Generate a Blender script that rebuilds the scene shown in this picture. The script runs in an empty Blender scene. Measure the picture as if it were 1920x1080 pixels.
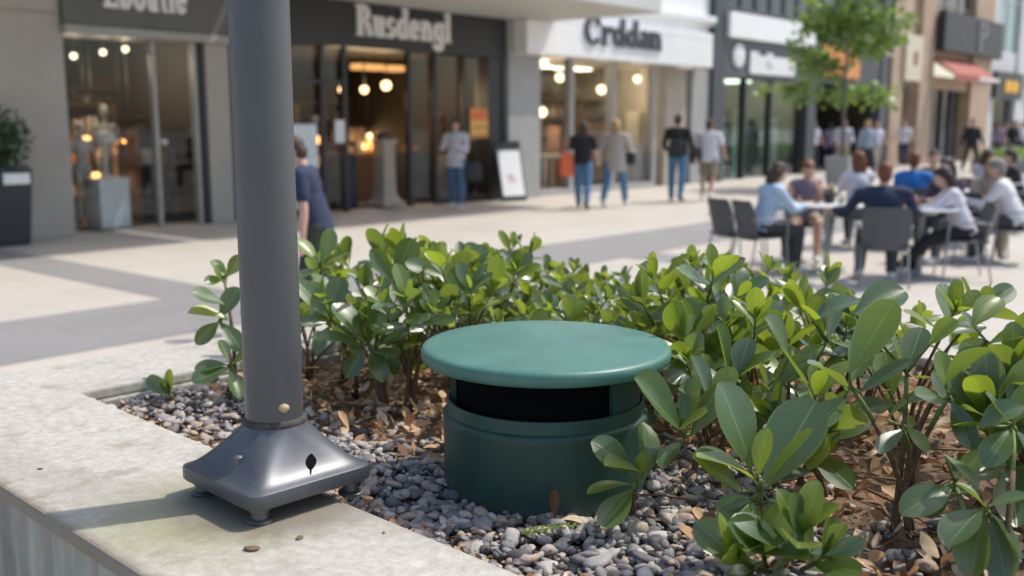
import bpy, bmesh, math, random
import numpy as np
from mathutils import Vector, Matrix, Euler
R = math.radians
rnd = random.Random(7)
scn = bpy.context.scene
COL = scn.collection

# ------------------------------------------------------------------ camera
CAM_H, PITCH, FPX = 1.6, R(9.2), 1900.0
cam_d = bpy.data.cameras.new('camera'); cam = bpy.data.objects.new('camera', cam_d); COL.objects.link(cam)
cam.location = (0, 0, CAM_H); cam.rotation_euler = (math.pi/2 - PITCH, 0, 0)
cam_d.sensor_width = 36; cam_d.lens = FPX/1920*36; cam_d.clip_start = .05; cam_d.clip_end = 2000
cam_d.dof.use_dof = True; cam_d.dof.focus_distance = 2.15; cam_d.dof.aperture_fstop = 2.45
scn.camera = cam
def ray(px, py):
    a = (px-960)/FPX; b = (py-540)/FPX
    return a, math.cos(PITCH)-b*math.sin(PITCH), -(math.sin(PITCH)+b*math.cos(PITCH))
def at(px, py, z=0.0):
    """the place on the level z that the photograph shows at this pixel"""
    a, f, u = ray(px, py); t = (z-CAM_H)/u
    return Vector((a*t, f*t, z))
def atY(px, py, Y):
    a, f, u = ray(px, py); t = Y/f
    return Vector((a*t, Y, CAM_H+u*t))

# ------------------------------------------------------------------ materials
def newmat(name):
    m = bpy.data.materials.new(name); m.use_nodes = True
    nt = m.node_tree; nt.nodes.clear()
    out = nt.nodes.new('ShaderNodeOutputMaterial')
    return m, nt, out
def N(nt, typ, **kw):
    n = nt.nodes.new(typ)
    for k, v in kw.items():
        if k in n.inputs.keys(): n.inputs[k].default_value = v
        else: setattr(n, k, v)
    return n
def L(nt, a, b): nt.links.new(a, b)
def c4(c): return (c[0], c[1], c[2], 1)
def ramp(nt, fac, stops):
    r = nt.nodes.new('ShaderNodeValToRGB'); els = r.color_ramp.elements
    while len(els) < len(stops): els.new(.5)
    for e, (p, c) in zip(els, stops): e.position = p; e.color = c4(c)
    L(nt, fac, r.inputs['Fac']); return r
def mix(nt, fac, a, b, mode='MIX'):
    n = nt.nodes.new('ShaderNodeMix'); n.data_type = 'RGBA'; n.blend_type = mode
    for s, v in ((n.inputs[0], fac), (n.inputs[6], a), (n.inputs[7], b)):
        if hasattr(v, 'is_output'): L(nt, v, s)
        elif isinstance(v, (int, float)): s.default_value = v
        else: s.default_value = c4(v)
    return n.outputs[2]
def simple(name, col, rough=.6, metal=0, var=.12, scale=8, bump=0, bscale=60, spec=.5, coord='Object'):
    m, nt, out = newmat(name)
    p = N(nt, 'ShaderNodeBsdfPrincipled', Roughness=rough, Metallic=metal)
    p.inputs['Specular IOR Level'].default_value = spec
    tc = N(nt, 'ShaderNodeTexCoord')
    nz = N(nt, 'ShaderNodeTexNoise', Scale=scale, Detail=5.0, Roughness=.6)
    L(nt, tc.outputs[coord], nz.inputs['Vector'])
    lo = [max(0, x*(1-var)) for x in col]; hi = [min(1, x*(1+var)) for x in col]
    r = ramp(nt, nz.outputs['Fac'], [(.3, lo), (.7, hi)])
    L(nt, r.outputs['Color'], p.inputs['Base Color'])
    rr = N(nt, 'ShaderNodeMapRange'); rr.inputs[3].default_value = max(.03, rough-.08); rr.inputs[4].default_value = min(1, rough+.08)
    L(nt, nz.outputs['Fac'], rr.inputs[0]); L(nt, rr.outputs[0], p.inputs['Roughness'])
    if bump:
        n2 = N(nt, 'ShaderNodeTexNoise', Scale=bscale, Detail=4.0); L(nt, tc.outputs[coord], n2.inputs['Vector'])
        b = N(nt, 'ShaderNodeBump', Strength=bump, Distance=.01); L(nt, n2.outputs['Fac'], b.inputs['Height']); L(nt, b.outputs[0], p.inputs['Normal'])
    L(nt, p.outputs[0], out.inputs[0]); return m
def emit(name, col, s):
    m, nt, out = newmat(name)
    e = N(nt, 'ShaderNodeEmission', Strength=s); e.inputs[0].default_value = c4(col)
    L(nt, e.outputs[0], out.inputs[0]); return m
def glassmat(name, tint=(.9, .95, .95), refl=1.0):
    m, nt, out = newmat(name)
    t = N(nt, 'ShaderNodeBsdfTransparent'); t.inputs[0].default_value = c4(tint)
    g = N(nt, 'ShaderNodeBsdfGlossy', Roughness=.02); g.inputs[0].default_value = (refl, refl, refl, 1)
    fr = N(nt, 'ShaderNodeFresnel'); gb = N(nt, 'ShaderNodeNewGeometry')
    ir = N(nt, 'ShaderNodeMapRange'); ir.inputs[3].default_value = 1.5; ir.inputs[4].default_value = 1/1.5
    L(nt, gb.outputs['Backfacing'], ir.inputs[0]); L(nt, ir.outputs[0], fr.inputs['IOR'])
    mx = N(nt, 'ShaderNodeMixShader'); L(nt, fr.outputs[0], mx.inputs[0]); L(nt, t.outputs[0], mx.inputs[1]); L(nt, g.outputs[0], mx.inputs[2])
    L(nt, mx.outputs[0], out.inputs[0]); return m

def leafmat(name, dark, mid, light, trans, tfac=.33, rough=.33, brown=False):
    m, nt, out = newmat(name)
    geo = N(nt, 'ShaderNodeNewGeometry'); oi = N(nt, 'ShaderNodeObjectInfo')
    r = ramp(nt, geo.outputs['Random Per Island'], [(0, dark), (.55, mid), (1, light)])
    uv = N(nt, 'ShaderNodeUVMap'); sep = N(nt, 'ShaderNodeSeparateXYZ'); L(nt, uv.outputs[0], sep.inputs[0])
    # pale midrib and rim, a real feature of these leaves
    a = N(nt, 'ShaderNodeMath', operation='SUBTRACT'); L(nt, sep.outputs[0], a.inputs[0]); a.inputs[1].default_value = .5
    ab = N(nt, 'ShaderNodeMath', operation='ABSOLUTE'); L(nt, a.outputs[0], ab.inputs[0])
    rib = ramp(nt, ab.outputs[0], [(0, (1, 1, 1)), (.035, (0, 0, 0)), (.46, (0, 0, 0)), (.5, (.8, .8, .8))])
    nz = N(nt, 'ShaderNodeTexNoise', Scale=22.0, Detail=3.0); L(nt, uv.outputs[0], nz.inputs['Vector'])
    c1 = mix(nt, .25, r.outputs[0], ramp(nt, nz.outputs['Fac'], [(.3, dark), (.7, light)]).outputs[0])
    # faint side veins, dust and brown tips
    wv = N(nt, 'ShaderNodeTexWave', Scale=4.0, Distortion=4.0); wv.wave_profile = 'SIN'; mpw = N(nt, 'ShaderNodeMapping'); mpw.inputs['Rotation'].default_value = (0, 0, R(62)); L(nt, uv.outputs[0], mpw.inputs[0]); L(nt, mpw.outputs[0], wv.inputs['Vector'])
    c1 = mix(nt, .06, c1, wv.outputs['Color'], 'OVERLAY')
    gn = N(nt, 'ShaderNodeTexNoise', Scale=16.0, Detail=6.0, Roughness=.7); tcp = N(nt, 'ShaderNodeTexCoord'); L(nt, tcp.outputs['Object'], gn.inputs[0])
    c1 = mix(nt, ramp(nt, gn.outputs['Fac'], [(.55, (0, 0, 0)), (.75, (.22, .22, .22))]).outputs[0], c1, (.16, .17, .13))
    tm = N(nt, 'ShaderNodeMath', operation='MULTIPLY_ADD'); L(nt, gn.outputs['Fac'], tm.inputs[0]); tm.inputs[1].default_value = .55; L(nt, sep.outputs[1], tm.inputs[2])
    pk = N(nt, 'ShaderNodeMath', operation='FRACT'); pm_ = N(nt, 'ShaderNodeMath', operation='MULTIPLY'); L(nt, geo.outputs['Random Per Island'], pm_.inputs[0]); pm_.inputs[1].default_value = 37.0; L(nt, pm_.outputs[0], pk.inputs[0])
    tsh = N(nt, 'ShaderNodeMapRange'); L(nt, pk.outputs[0], tsh.inputs[0]); tsh.inputs[3].default_value = -.45; tsh.inputs[4].default_value = .02; tmo = tm; ta = N(nt, 'ShaderNodeMath', operation='ADD'); L(nt, tmo.outputs[0], ta.inputs[0]); L(nt, tsh.outputs[0], ta.inputs[1]); tm = N(nt, 'ShaderNodeMath', operation='DIVIDE'); L(nt, ta.outputs[0], tm.inputs[0]); tm.inputs[1].default_value = 1.5
    c1 = mix(nt, ramp(nt, tm.outputs[0], [(1.16/1.5, (0, 0, 0)), (1.21/1.5, (.85, .85, .85))]).outputs[0] if brown else 0.0, c1, (.16, .085, .035))
    c2 = mix(nt, rib.outputs[0], c1, [min(1, x*1.5+.03) for x in light])
    p = N(nt, 'ShaderNodeBsdfPrincipled', Roughness=rough); p.inputs['Specular IOR Level'].default_value = .9; p.inputs['Coat Weight'].default_value = .9; p.inputs['Coat Roughness'].default_value = .4
    L(nt, c2, p.inputs['Base Color'])
    t = N(nt, 'ShaderNodeBsdfTranslucent')
    tcol = mix(nt, .5, trans, c2, 'MULTIPLY'); tcol = mix(nt, .6, trans, tcol)
    L(nt, tcol, t.inputs[0])
    b = N(nt, 'ShaderNodeBump', Strength=.25, Distance=.004); L(nt, rib.outputs[0], b.inputs['Height'])
    L(nt, b.outputs[0], p.inputs['Normal'])
    mx = N(nt, 'ShaderNodeMixShader'); mx.inputs[0].default_value = tfac
    L(nt, p.outputs[0], mx.inputs[1]); L(nt, t.outputs[0], mx.inputs[2]); L(nt, mx.outputs[0], out.inputs[0])
    return m

def concretemat(name):
    m, nt, out = newmat(name)
    p = N(nt, 'ShaderNodeBsdfPrincipled', Roughness=.8); tc = N(nt, 'ShaderNodeTexCoord')
    n1 = N(nt, 'ShaderNodeTexNoise', Scale=2.6, Detail=8.0, Roughness=.65); L(nt, tc.outputs['Object'], n1.inputs[0])
    n2 = N(nt, 'ShaderNodeTexNoise', Scale=38.0, Detail=6.0, Roughness=.7); L(nt, tc.outputs['Object'], n2.inputs[0])
    n3 = N(nt, 'ShaderNodeTexNoise', Scale=9.0, Detail=10.0, Roughness=.75); L(nt, tc.outputs['Object'], n3.inputs[0])
    vo = N(nt, 'ShaderNodeTexVoronoi', Scale=85.0); L(nt, tc.outputs['Object'], vo.inputs[0])
    c = ramp(nt, n1.outputs['Fac'], [(.32, (.36, .335, .285)), (.52, (.47, .44, .385)), (.7, (.53, .505, .45))]).outputs[0]
    c = mix(nt, .55, c, ramp(nt, n2.outputs['Fac'], [(.32, (.27, .245, .2)), (.68, (.58, .56, .51))]).outputs[0])
    st = ramp(nt, n3.outputs['Fac'], [(.53, (0, 0, 0)), (.64, (.8, .8, .8))]).outputs[0]
    c = mix(nt, st, c, (.29, .262, .205))
    pit = ramp(nt, vo.outputs['Distance'], [(.06, (1, 1, 1)), (.14, (0, 0, 0))]).outputs[0]
    pm = ramp(nt, n3.outputs['Fac'], [(.5, (0, 0, 0)), (.6, (1, 1, 1))]).outputs[0]
    pit = mix(nt, 1.0, pit, pm, 'MULTIPLY')
    c = mix(nt, pit, c, (.2, .185, .15))
    # damp, mossy patch round the lamp base (world place of the post foot)
    ge = N(nt, 'ShaderNodeNewGeometry')
    d = N(nt, 'ShaderNodeVectorMath', operation='DISTANCE'); L(nt, ge.outputs['Position'], d.inputs[0]); d.inputs[1].default_value = (-.62, 1.9, .84)
    ad = N(nt, 'ShaderNodeMath', operation='MULTIPLY_ADD'); L(nt, n3.outputs['Fac'], ad.inputs[0]); ad.inputs[1].default_value = .5; L(nt, d.outputs['Value'], ad.inputs[2])
    mo = ramp(nt, ad.outputs[0], [(.34, (.8, .8, .8)), (.56, (0, 0, 0))]).outputs[0]
    c = mix(nt, mo, c, (.27, .265, .14))
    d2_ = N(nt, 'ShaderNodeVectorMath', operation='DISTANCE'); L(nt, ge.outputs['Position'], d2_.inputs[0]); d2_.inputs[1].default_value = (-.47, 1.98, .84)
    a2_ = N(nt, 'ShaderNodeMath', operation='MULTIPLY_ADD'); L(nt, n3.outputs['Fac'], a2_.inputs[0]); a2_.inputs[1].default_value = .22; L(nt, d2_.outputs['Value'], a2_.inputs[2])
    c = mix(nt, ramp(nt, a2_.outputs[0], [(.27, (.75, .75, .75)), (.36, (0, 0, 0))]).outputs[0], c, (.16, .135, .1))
    # large rain stains, hairline cracks and the brown worn outer arris
    n5 = N(nt, 'ShaderNodeTexNoise', Scale=1.1, Detail=9.0, Roughness=.7); n5.inputs['Distortion'].default_value = 1.2; L(nt, tc.outputs['Object'], n5.inputs[0])
    bs = ramp(nt, n5.outputs['Fac'], [(.5, (0, 0, 0)), (.62, (.5, .5, .5))]).outputs[0]
    c = mix(nt, bs, c, (.30, .275, .225))
    vc = N(nt, 'ShaderNodeTexVoronoi', feature='DISTANCE_TO_EDGE', Scale=1.7); dm = N(nt, 'ShaderNodeVectorMath', operation='MULTIPLY_ADD'); L(nt, n3.outputs['Color'], dm.inputs[0]); dm.inputs[1].default_value = (.35, .35, .35); L(nt, tc.outputs['Object'], dm.inputs[2]); L(nt, dm.outputs[0], vc.inputs['Vector'])
    ck = ramp(nt, vc.outputs['Distance'], [(.002, (.55, .55, .55)), (.007, (0, 0, 0))]).outputs[0]
    ck = mix(nt, 1.0, ck, ramp(nt, n1.outputs['Fac'], [(.5, (0, 0, 0)), (.6, (1, 1, 1))]).outputs[0], 'MULTIPLY')
    c = mix(nt, ck, c, (.2, .18, .14))
    sx = N(nt, 'ShaderNodeSeparateXYZ'); L(nt, tc.outputs['Object'], sx.inputs[0])
    ea = N(nt, 'ShaderNodeMath', operation='MULTIPLY_ADD'); L(nt, n3.outputs['Fac'], ea.inputs[0]); ea.inputs[1].default_value = -.07; L(nt, sx.outputs[1], ea.inputs[2])
    eg = ramp(nt, N(nt, 'ShaderNodeMapRange').outputs[0], [(0, (0, 0, 0)), (1, (1, 1, 1))])
    mr = eg.inputs['Fac'].links[0].from_node; mr.inputs[1].default_value = -.452; mr.inputs[2].default_value = -.482; L(nt, ea.outputs[0], mr.inputs[0])
    eg.color_ramp.elements[1].color = (.8, .8, .8, 1)
    c = mix(nt, eg.outputs[0], c, (.2, .165, .12))
    L(nt, c, p.inputs['Base Color'])
    h = mix(nt, .5, n2.outputs['Fac'], n3.outputs['Fac'])
    h = mix(nt, pit, h, (0, 0, 0))
    b = N(nt, 'ShaderNodeBump', Strength=.6, Distance=.006); L(nt, h, b.inputs['Height']); L(nt, b.outputs[0], p.inputs['Normal'])
    L(nt, p.outputs[0], out.inputs[0]); return m

def wallstreak(name):
    m, nt, out = newmat(name)
    p = N(nt, 'ShaderNodeBsdfPrincipled', Roughness=.85); tc = N(nt, 'ShaderNodeTexCoord')
    mp = N(nt, 'ShaderNodeMapping'); mp.inputs['Scale'].default_value = (14, 14, 1.2); L(nt, tc.outputs['Object'], mp.inputs[0])
    n1 = N(nt, 'ShaderNodeTexNoise', Scale=1.0, Detail=6.0, Roughness=.6); L(nt, mp.outputs[0], n1.inputs[0])
    n2 = N(nt, 'ShaderNodeTexNoise', Scale=30.0, Detail=5.0); L(nt, tc.outputs['Object'], n2.inputs[0])
    c = ramp(nt, n1.outputs['Fac'], [(.3, (.17, .165, .14)), (.5, (.31, .30, .26)), (.72, (.42, .41, .37))]).outputs[0]
    c = mix(nt, .2, c, n2.outputs['Color'], 'OVERLAY'); L(nt, c, p.inputs['Base Color'])
    b = N(nt, 'ShaderNodeBump', Strength=.3, Distance=.005); L(nt, n2.outputs['Fac'], b.inputs['Height']); L(nt, b.outputs[0], p.inputs['Normal'])
    L(nt, p.outputs[0], out.inputs[0]); return m

FANG = math.atan2(.757, .653)      # direction of the shop fronts
def pavemat(name, a, b, mortar, bw=.9, bh=.6, ang=FANG):
    m, nt, out = newmat(name)
    p = N(nt, 'ShaderNodeBsdfPrincipled', Roughness=.75); tc = N(nt, 'ShaderNodeTexCoord')
    mp = N(nt, 'ShaderNodeMapping'); mp.inputs['Rotation'].default_value = (0, 0, -ang); L(nt, tc.outputs['Object'], mp.inputs[0])
    br = N(nt, 'ShaderNodeTexBrick'); br.inputs['Color1'].default_value = c4(a); br.inputs['Color2'].default_value = c4(b); br.inputs['Mortar'].default_value = c4(mortar)
    br.inputs['Scale'].default_value = 1.0; br.inputs['Brick Width'].default_value = bw; br.inputs['Row Height'].default_value = bh
    br.inputs['Mortar Size'].default_value = .011; br.inputs['Mortar Smooth'].default_value = .3
    L(nt, mp.outputs[0], br.inputs['Vector'])
    n1 = N(nt, 'ShaderNodeTexNoise', Scale=.55, Detail=7.0, Roughness=.65); L(nt, tc.outputs['Object'], n1.inputs[0])
    n2 = N(nt, 'ShaderNodeTexNoise', Scale=14.0, Detail=6.0, Roughness=.7); L(nt, tc.outputs['Object'], n2.inputs[0])
    c = mix(nt, .5, br.outputs['Color'], ramp(nt, n1.outputs['Fac'], [(.3, [x*.8 for x in a]), (.7, [min(1, x*1.12) for x in b])]).outputs[0])
    c = mix(nt, .25, c, ramp(nt, n2.outputs['Fac'], [(.3, [x*.7 for x in a]), (.7, b)]).outputs[0])
    vg = N(nt, 'ShaderNodeTexVoronoi', Scale=2.3); L(nt, tc.outputs['Object'], vg.inputs['Vector'])
    c = mix(nt, ramp(nt, vg.outputs['Distance'], [(.05, (.6, .6, .6)), (.075, (0, 0, 0))]).outputs[0], c, [x*.45 for x in a])
    L(nt, c, p.inputs['Base Color'])
    bp = N(nt, 'ShaderNodeBump', Strength=.2, Distance=.01); L(nt, n2.outputs['Fac'], bp.inputs['Height']); L(nt, bp.outputs[0], p.inputs['Normal'])
    L(nt, p.outputs[0], out.inputs[0]); return m

def islandmat(name, stops, rough=.6, scale=90, bump=.2, trans=0):
    m, nt, out = newmat(name)
    p = N(nt, 'ShaderNodeBsdfPrincipled', Roughness=rough); geo = N(nt, 'ShaderNodeNewGeometry'); tc = N(nt, 'ShaderNodeTexCoord')
    r = ramp(nt, geo.outputs['Random Per Island'], stops)
    nz = N(nt, 'ShaderNodeTexNoise', Scale=float(scale), Detail=5.0); L(nt, tc.outputs['Object'], nz.inputs[0])
    c = mix(nt, .35, r.outputs[0], nz.outputs['Fac'], 'OVERLAY'); L(nt, c, p.inputs['Base Color'])
    b = N(nt, 'ShaderNodeBump', Strength=bump, Distance=.004); L(nt, nz.outputs['Fac'], b.inputs['Height']); L(nt, b.outputs[0], p.inputs['Normal'])
    if trans:
        t = N(nt, 'ShaderNodeBsdfTranslucent'); L(nt, c, t.inputs[0]); mx = N(nt, 'ShaderNodeMixShader'); mx.inputs[0].default_value = trans
        L(nt, p.outputs[0], mx.inputs[1]); L(nt, t.outputs[0], mx.inputs[2]); L(nt, mx.outputs[0], out.inputs[0])
    else: L(nt, p.outputs[0], out.inputs[0])
    return m

M = {}
M['concrete'] = concretemat('concrete'); M['streak'] = wallstreak('streaked_concrete')
M['pave'] = pavemat('plaza_paving', (.45, .41, .355), (.50, .46, .405), (.27, .245, .21))
M['band'] = pavemat('grey_band_paving', (.235, .225, .22), (.27, .26, .255), (.19, .185, .18), .6, .3)
M['leaf'] = leafmat('leaf_mature', (.028, .075, .034), (.055, .12, .042), (.11, .185, .045), (.38, .48, .06), .36, .34, True)
M['young'] = leafmat('leaf_young', (.10, .17, .025), (.15, .24, .03), (.22, .31, .04), (.46, .56, .05), .48, .4)
M['treeleaf'] = leafmat('tree_leaf', (.06, .13, .02), (.11, .2, .03), (.18, .27, .05), (.38, .55, .06), .42, .5)
M['bushleaf'] = leafmat('bush_leaf', (.012, .04, .012), (.025, .065, .02), (.05, .1, .03), (.1, .2, .02), .2, .5)
M['stem'] = simple('woody_stem', (.12, .075, .04), .8, var=.35, scale=60, bump=.3)
M['greenstem'] = simple('green_stem', (.13, .17, .04), .6, var=.3, scale=60)
M['bark'] = simple('bark', (.16, .13, .1), .85, var=.3, scale=30, bump=.5)
M['soil'] = simple('soil', (.15, .092, .055), .95, var=.4, scale=30, bump=.6, bscale=90)
M['pebble'] = islandmat('pebble', [(0, (.07, .066, .068)), (.2, (.17, .16, .16)), (.5, (.30, .275, .265)), (.7, (.40, .365, .33)), (.86, (.36, .26, .18)), (1, (.52, .49, .45))], .7, 160, .4)
M['litter'] = islandmat('dry_leaf', [(0, (.15, .07, .032)), (.35, (.38, .20, .09)), (.7, (.54, .35, .19)), (1, (.66, .53, .38))], .7, 60, .3, .2)
M['twig'] = simple('twig', (.16, .1, .055), .85, var=.3, scale=80)
M['green'] = simple('green_moulded_plastic', (.017, .05, .045), .4, var=.12, scale=5, bump=.05, bscale=400)
M['black'] = simple('slot_shade_black', (.004, .0045, .005), .95, spec=.05)  # near-black colour painted in for the shade of the vent slot
def weathered(name, col, rough, dust, zlow, zhigh, metal=0):
    m, nt, out = newmat(name); p = N(nt, 'ShaderNodeBsdfPrincipled', Roughness=rough, Metallic=metal); tc = N(nt, 'ShaderNodeTexCoord')
    mp = N(nt, 'ShaderNodeMapping'); mp.inputs['Scale'].default_value = (1, 1, .22); L(nt, tc.outputs['Object'], mp.inputs[0])
    n1 = N(nt, 'ShaderNodeTexNoise', Scale=9.0, Detail=8.0, Roughness=.7); L(nt, mp.outputs[0], n1.inputs[0])
    n2 = N(nt, 'ShaderNodeTexNoise', Scale=55.0, Detail=6.0, Roughness=.7); L(nt, tc.outputs['Object'], n2.inputs[0])
    c = mix(nt, ramp(nt, n1.outputs['Fac'], [(.42, (0, 0, 0)), (.75, (.4, .4, .4))]).outputs[0], col, [x*1.9+.012 for x in col])
    c = mix(nt, ramp(nt, n2.outputs['Fac'], [(.62, (0, 0, 0)), (.74, (.35, .35, .35))]).outputs[0], c, dust)
    sx = N(nt, 'ShaderNodeSeparateXYZ'); L(nt, tc.outputs['Object'], sx.inputs[0])
    ad = N(nt, 'ShaderNodeMath', operation='MULTIPLY_ADD'); L(nt, n2.outputs['Fac'], ad.inputs[0]); ad.inputs[1].default_value = (zhigh-zlow)*1.6; L(nt, sx.outputs[2], ad.inputs[2])
    mr = N(nt, 'ShaderNodeMapRange'); mr.inputs[1].default_value = zlow+(zhigh-zlow)*1.5; mr.inputs[2].default_value = zlow+(zhigh-zlow)*.5; mr.inputs[4].default_value = .7; L(nt, ad.outputs[0], mr.inputs[0])
    c = mix(nt, mr.outputs[0], c, dust); L(nt, c, p.inputs['Base Color'])
    rr_ = N(nt, 'ShaderNodeMapRange'); rr_.inputs[3].default_value = rough-.06; rr_.inputs[4].default_value = rough+.2; L(nt, n1.outputs['Fac'], rr_.inputs[0]); L(nt, rr_.outputs[0], p.inputs['Roughness'])
    L(nt, p.outputs[0], out.inputs[0]); return m
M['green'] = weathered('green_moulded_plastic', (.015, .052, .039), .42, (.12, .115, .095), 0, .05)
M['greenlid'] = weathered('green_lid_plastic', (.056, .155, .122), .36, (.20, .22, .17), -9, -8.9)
M['postpaint'] = simple('grey_post_paint', (.092, .094, .099), .42, .25, var=.08, scale=6, bump=.03, bscale=300)
M['basepaint'] = weathered('grey_base_cast_metal', (.082, .087, .097), .32, (.17, .155, .13), .03, .05, .35)
M['foot'] = simple('steel_foot', (.16, .155, .15), .5, .7, var=.3, scale=40)
M['rust'] = simple('sealant', (.05, .045, .04), .8, var=.4, scale=60)
# ------------------------------------------------------------------ mesh helpers
class MB:
    def __init__(s): s.v = []; s.f = []; s.mi = []; s.uv = None
    def add(s, verts, faces, mi=0):
        o = len(s.v); s.v += [tuple(v) for v in verts]
        for f in faces: s.f.append(tuple(i+o for i in f)); s.mi.append(mi)
    def box(s, x0, x1, y0, y1, z0, z1, mi=0, mat=None):
        vs = [Vector(p) for p in ((x0,y0,z0),(x1,y0,z0),(x1,y1,z0),(x0,y1,z0),(x0,y0,z1),(x1,y0,z1),(x1,y1,z1),(x0,y1,z1))]
        if mat is not None: vs = [mat @ v for v in vs]
        s.add(vs, [(0,3,2,1),(4,5,6,7),(0,1,5,4),(1,2,6,5),(2,3,7,6),(3,0,4,7)], mi)
    def rings(s, rings, closed=True, cap0=True, cap1=True, mi=0):
        n = len(rings[0]); o = len(s.v)
        for r in rings: s.v += [tuple(p) for p in r]
        for k in range(len(rings)-1):
            for i in range(n if closed else n-1):
                j = (i+1) % n
                s.f.append((o+k*n+i, o+k*n+j, o+(k+1)*n+j, o+(k+1)*n+i)); s.mi.append(mi)
        if cap0: s.f.append(tuple(o+i for i in reversed(range(n)))); s.mi.append(mi)
        if cap1: s.f.append(tuple(o+(len(rings)-1)*n+i for i in range(n))); s.mi.append(mi)
    def lathe(s, prof, n=48, c=(0,0,0), mi=0, cap=True):
        s.rings([[(c[0]+r*math.cos(2*math.pi*i/n), c[1]+r*math.sin(2*math.pi*i/n), c[2]+z) for i in range(n)] for r, z in prof], True, cap, cap, mi)
    def tube(s, pts, rad, n=8, mi=0):
        pts = [Vector(p) for p in pts]
        if not hasattr(rad, '__len__'): rad = [rad]*len(pts)
        rs = []; up = None
        for i, p in enumerate(pts):
            d = (pts[min(i+1, len(pts)-1)] - pts[max(i-1, 0)]).normalized()
            if up is None: up = Vector((0,0,1)) if abs(d.z) < .9 else Vector((1,0,0))
            a = up - d*up.dot(d)
            a = a.normalized() if a.length > 1e-6 else d.orthogonal().normalized()
            b = d.cross(a); up = a
            rs.append([p + (a*math.cos(2*math.pi*k/n) + b*math.sin(2*math.pi*k/n))*rad[i] for k in range(n)])
        s.rings(rs, mi=mi)
    def ell(s, mat, r, nu=14, nv=9, mi=0):
        rs = []
        for j in range(nv+1):
            t = math.pi*(.02+.96*j/nv) - math.pi/2
            rs.append([mat @ Vector((r[0]*math.cos(t)*math.cos(2*math.pi*i/nu), r[1]*math.cos(t)*math.sin(2*math.pi*i/nu), r[2]*math.sin(t))) for i in range(nu)])
        s.rings(rs, mi=mi)
    def cap(s, p0, r0, p1, r1, n=12, mi=0):
        p0 = Vector(p0); p1 = Vector(p1); d = (p1-p0)
        if d.length < 1e-5: d = Vector((0,0,1e-4))
        d = d.normalized(); pts = []; rad = []
        for k in (-.98, -.8, -.5, 0): pts.append(p0 + d*r0*k); rad.append(r0*math.sqrt(1-k*k))
        for k in (0, .5, .8, .98): pts.append(p1 + d*r1*k); rad.append(r1*math.sqrt(1-k*k))
        s.tube(pts, rad, n, mi)
    def build(s, name, mats, parent=None, smooth=False, bevel=0, loc=None, rot=None, autos=None, seg=2):
        me = bpy.data.meshes.new(name); me.from_pydata(s.v, [], s.f)
        if not isinstance(mats, (list, tuple)): mats = [mats]
        for m in mats: me.materials.append(m)
        me.polygons.foreach_set('material_index', s.mi)
        me.polygons.foreach_set('use_smooth', [bool(smooth)]*len(s.f))
        if s.uv: 
            ul = me.uv_layers.new(name='UVMap'); ul.data.foreach_set('uv', s.uv)
        me.update()
        o = bpy.data.objects.new(name, me); COL.objects.link(o)
        if parent: o.parent = parent
        if loc is not None: o.location = loc
        if rot is not None: o.rotation_euler = rot
        if bevel:
            b = o.modifiers.new('bevel', 'BEVEL'); b.width = bevel; b.segments = seg; b.limit_method = 'ANGLE'; b.angle_limit = R(40)
        if autos: 
            me.set_sharp_from_angle(angle=R(autos))
        return o
def tag(o, label=None, cat=None, group=None, kind=None):
    if label: o['label'] = label
    if cat: o['category'] = cat
    if group: o['group'] = group
    if kind: o['kind'] = kind
    return o
def empty(name, loc=(0,0,0), rz=0, label=None, cat=None, group=None):
    o = bpy.data.objects.new(name, None); COL.objects.link(o); o.empty_display_size = .1
    o.location = loc; o.rotation_euler = (0, 0, rz); tag(o, label, cat, group); return o
def copy_tree(o, parent=None):
    c = o.copy(); COL.objects.link(c)
    if parent is not None: c.parent = parent
    for ch in list(o.children): copy_tree(ch, c)
    return c
def remeshed(mb, name, mat, parent, vox=.011, smooth=3):
    me = bpy.data.meshes.new(name); me.from_pydata(mb.v, [], mb.f); me.update()
    bm = bmesh.new(); bm.from_mesh(me); bmesh.ops.recalc_face_normals(bm, faces=bm.faces); bm.to_mesh(me); bm.free()
    o = bpy.data.objects.new(name, me); COL.objects.link(o)
    r = o.modifiers.new('r', 'REMESH'); r.mode = 'VOXEL'; r.voxel_size = vox; r.use_smooth_shade = True
    if smooth:
        q = o.modifiers.new('s', 'SMOOTH'); q.factor = .5; q.iterations = smooth
    dg = bpy.context.evaluated_depsgraph_get(); dg.update()
    nm = bpy.data.meshes.new_from_object(o.evaluated_get(dg), depsgraph=dg)
    o.modifiers.clear(); o.data = nm; bpy.data.meshes.remove(me); nm.name = name
    nm.materials.clear(); nm.materials.append(mat)
    nm.polygons.foreach_set('use_smooth', [True]*len(nm.polygons))
    o.parent = parent; return o

# ------------------------------------------------------------------ light, sky
SUN_EL, SUN_AZ = R(58), math.atan2(.93, .37)
w = bpy.data.worlds.new('World'); scn.world = w; w.use_nodes = True
nt = w.node_tree; bg = nt.nodes['Background']
sky = nt.nodes.new('ShaderNodeTexSky'); sky.sky_type = 'NISHITA'; sky.sun_disc = False
sky.sun_elevation = SUN_EL; sky.sun_rotation = SUN_AZ; sky.air_density = 1.0; sky.dust_density = 2.2; sky.ozone_density = .8
nt.links.new(sky.outputs[0], bg.inputs[0]); bg.inputs[1].default_value = .15
sd = bpy.data.lights.new('sun', 'SUN'); sd.energy = 2.7; sd.angle = R(1.0); sd.color = (1, .955, .88)
so = bpy.data.objects.new('sun', sd); COL.objects.link(so)
sdir = Vector((math.cos(SUN_EL)*math.sin(SUN_AZ), math.cos(SUN_EL)*math.cos(SUN_AZ), math.sin(SUN_EL)))
so.rotation_euler = sdir.to_track_quat('Z', 'Y').to_euler()
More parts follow.
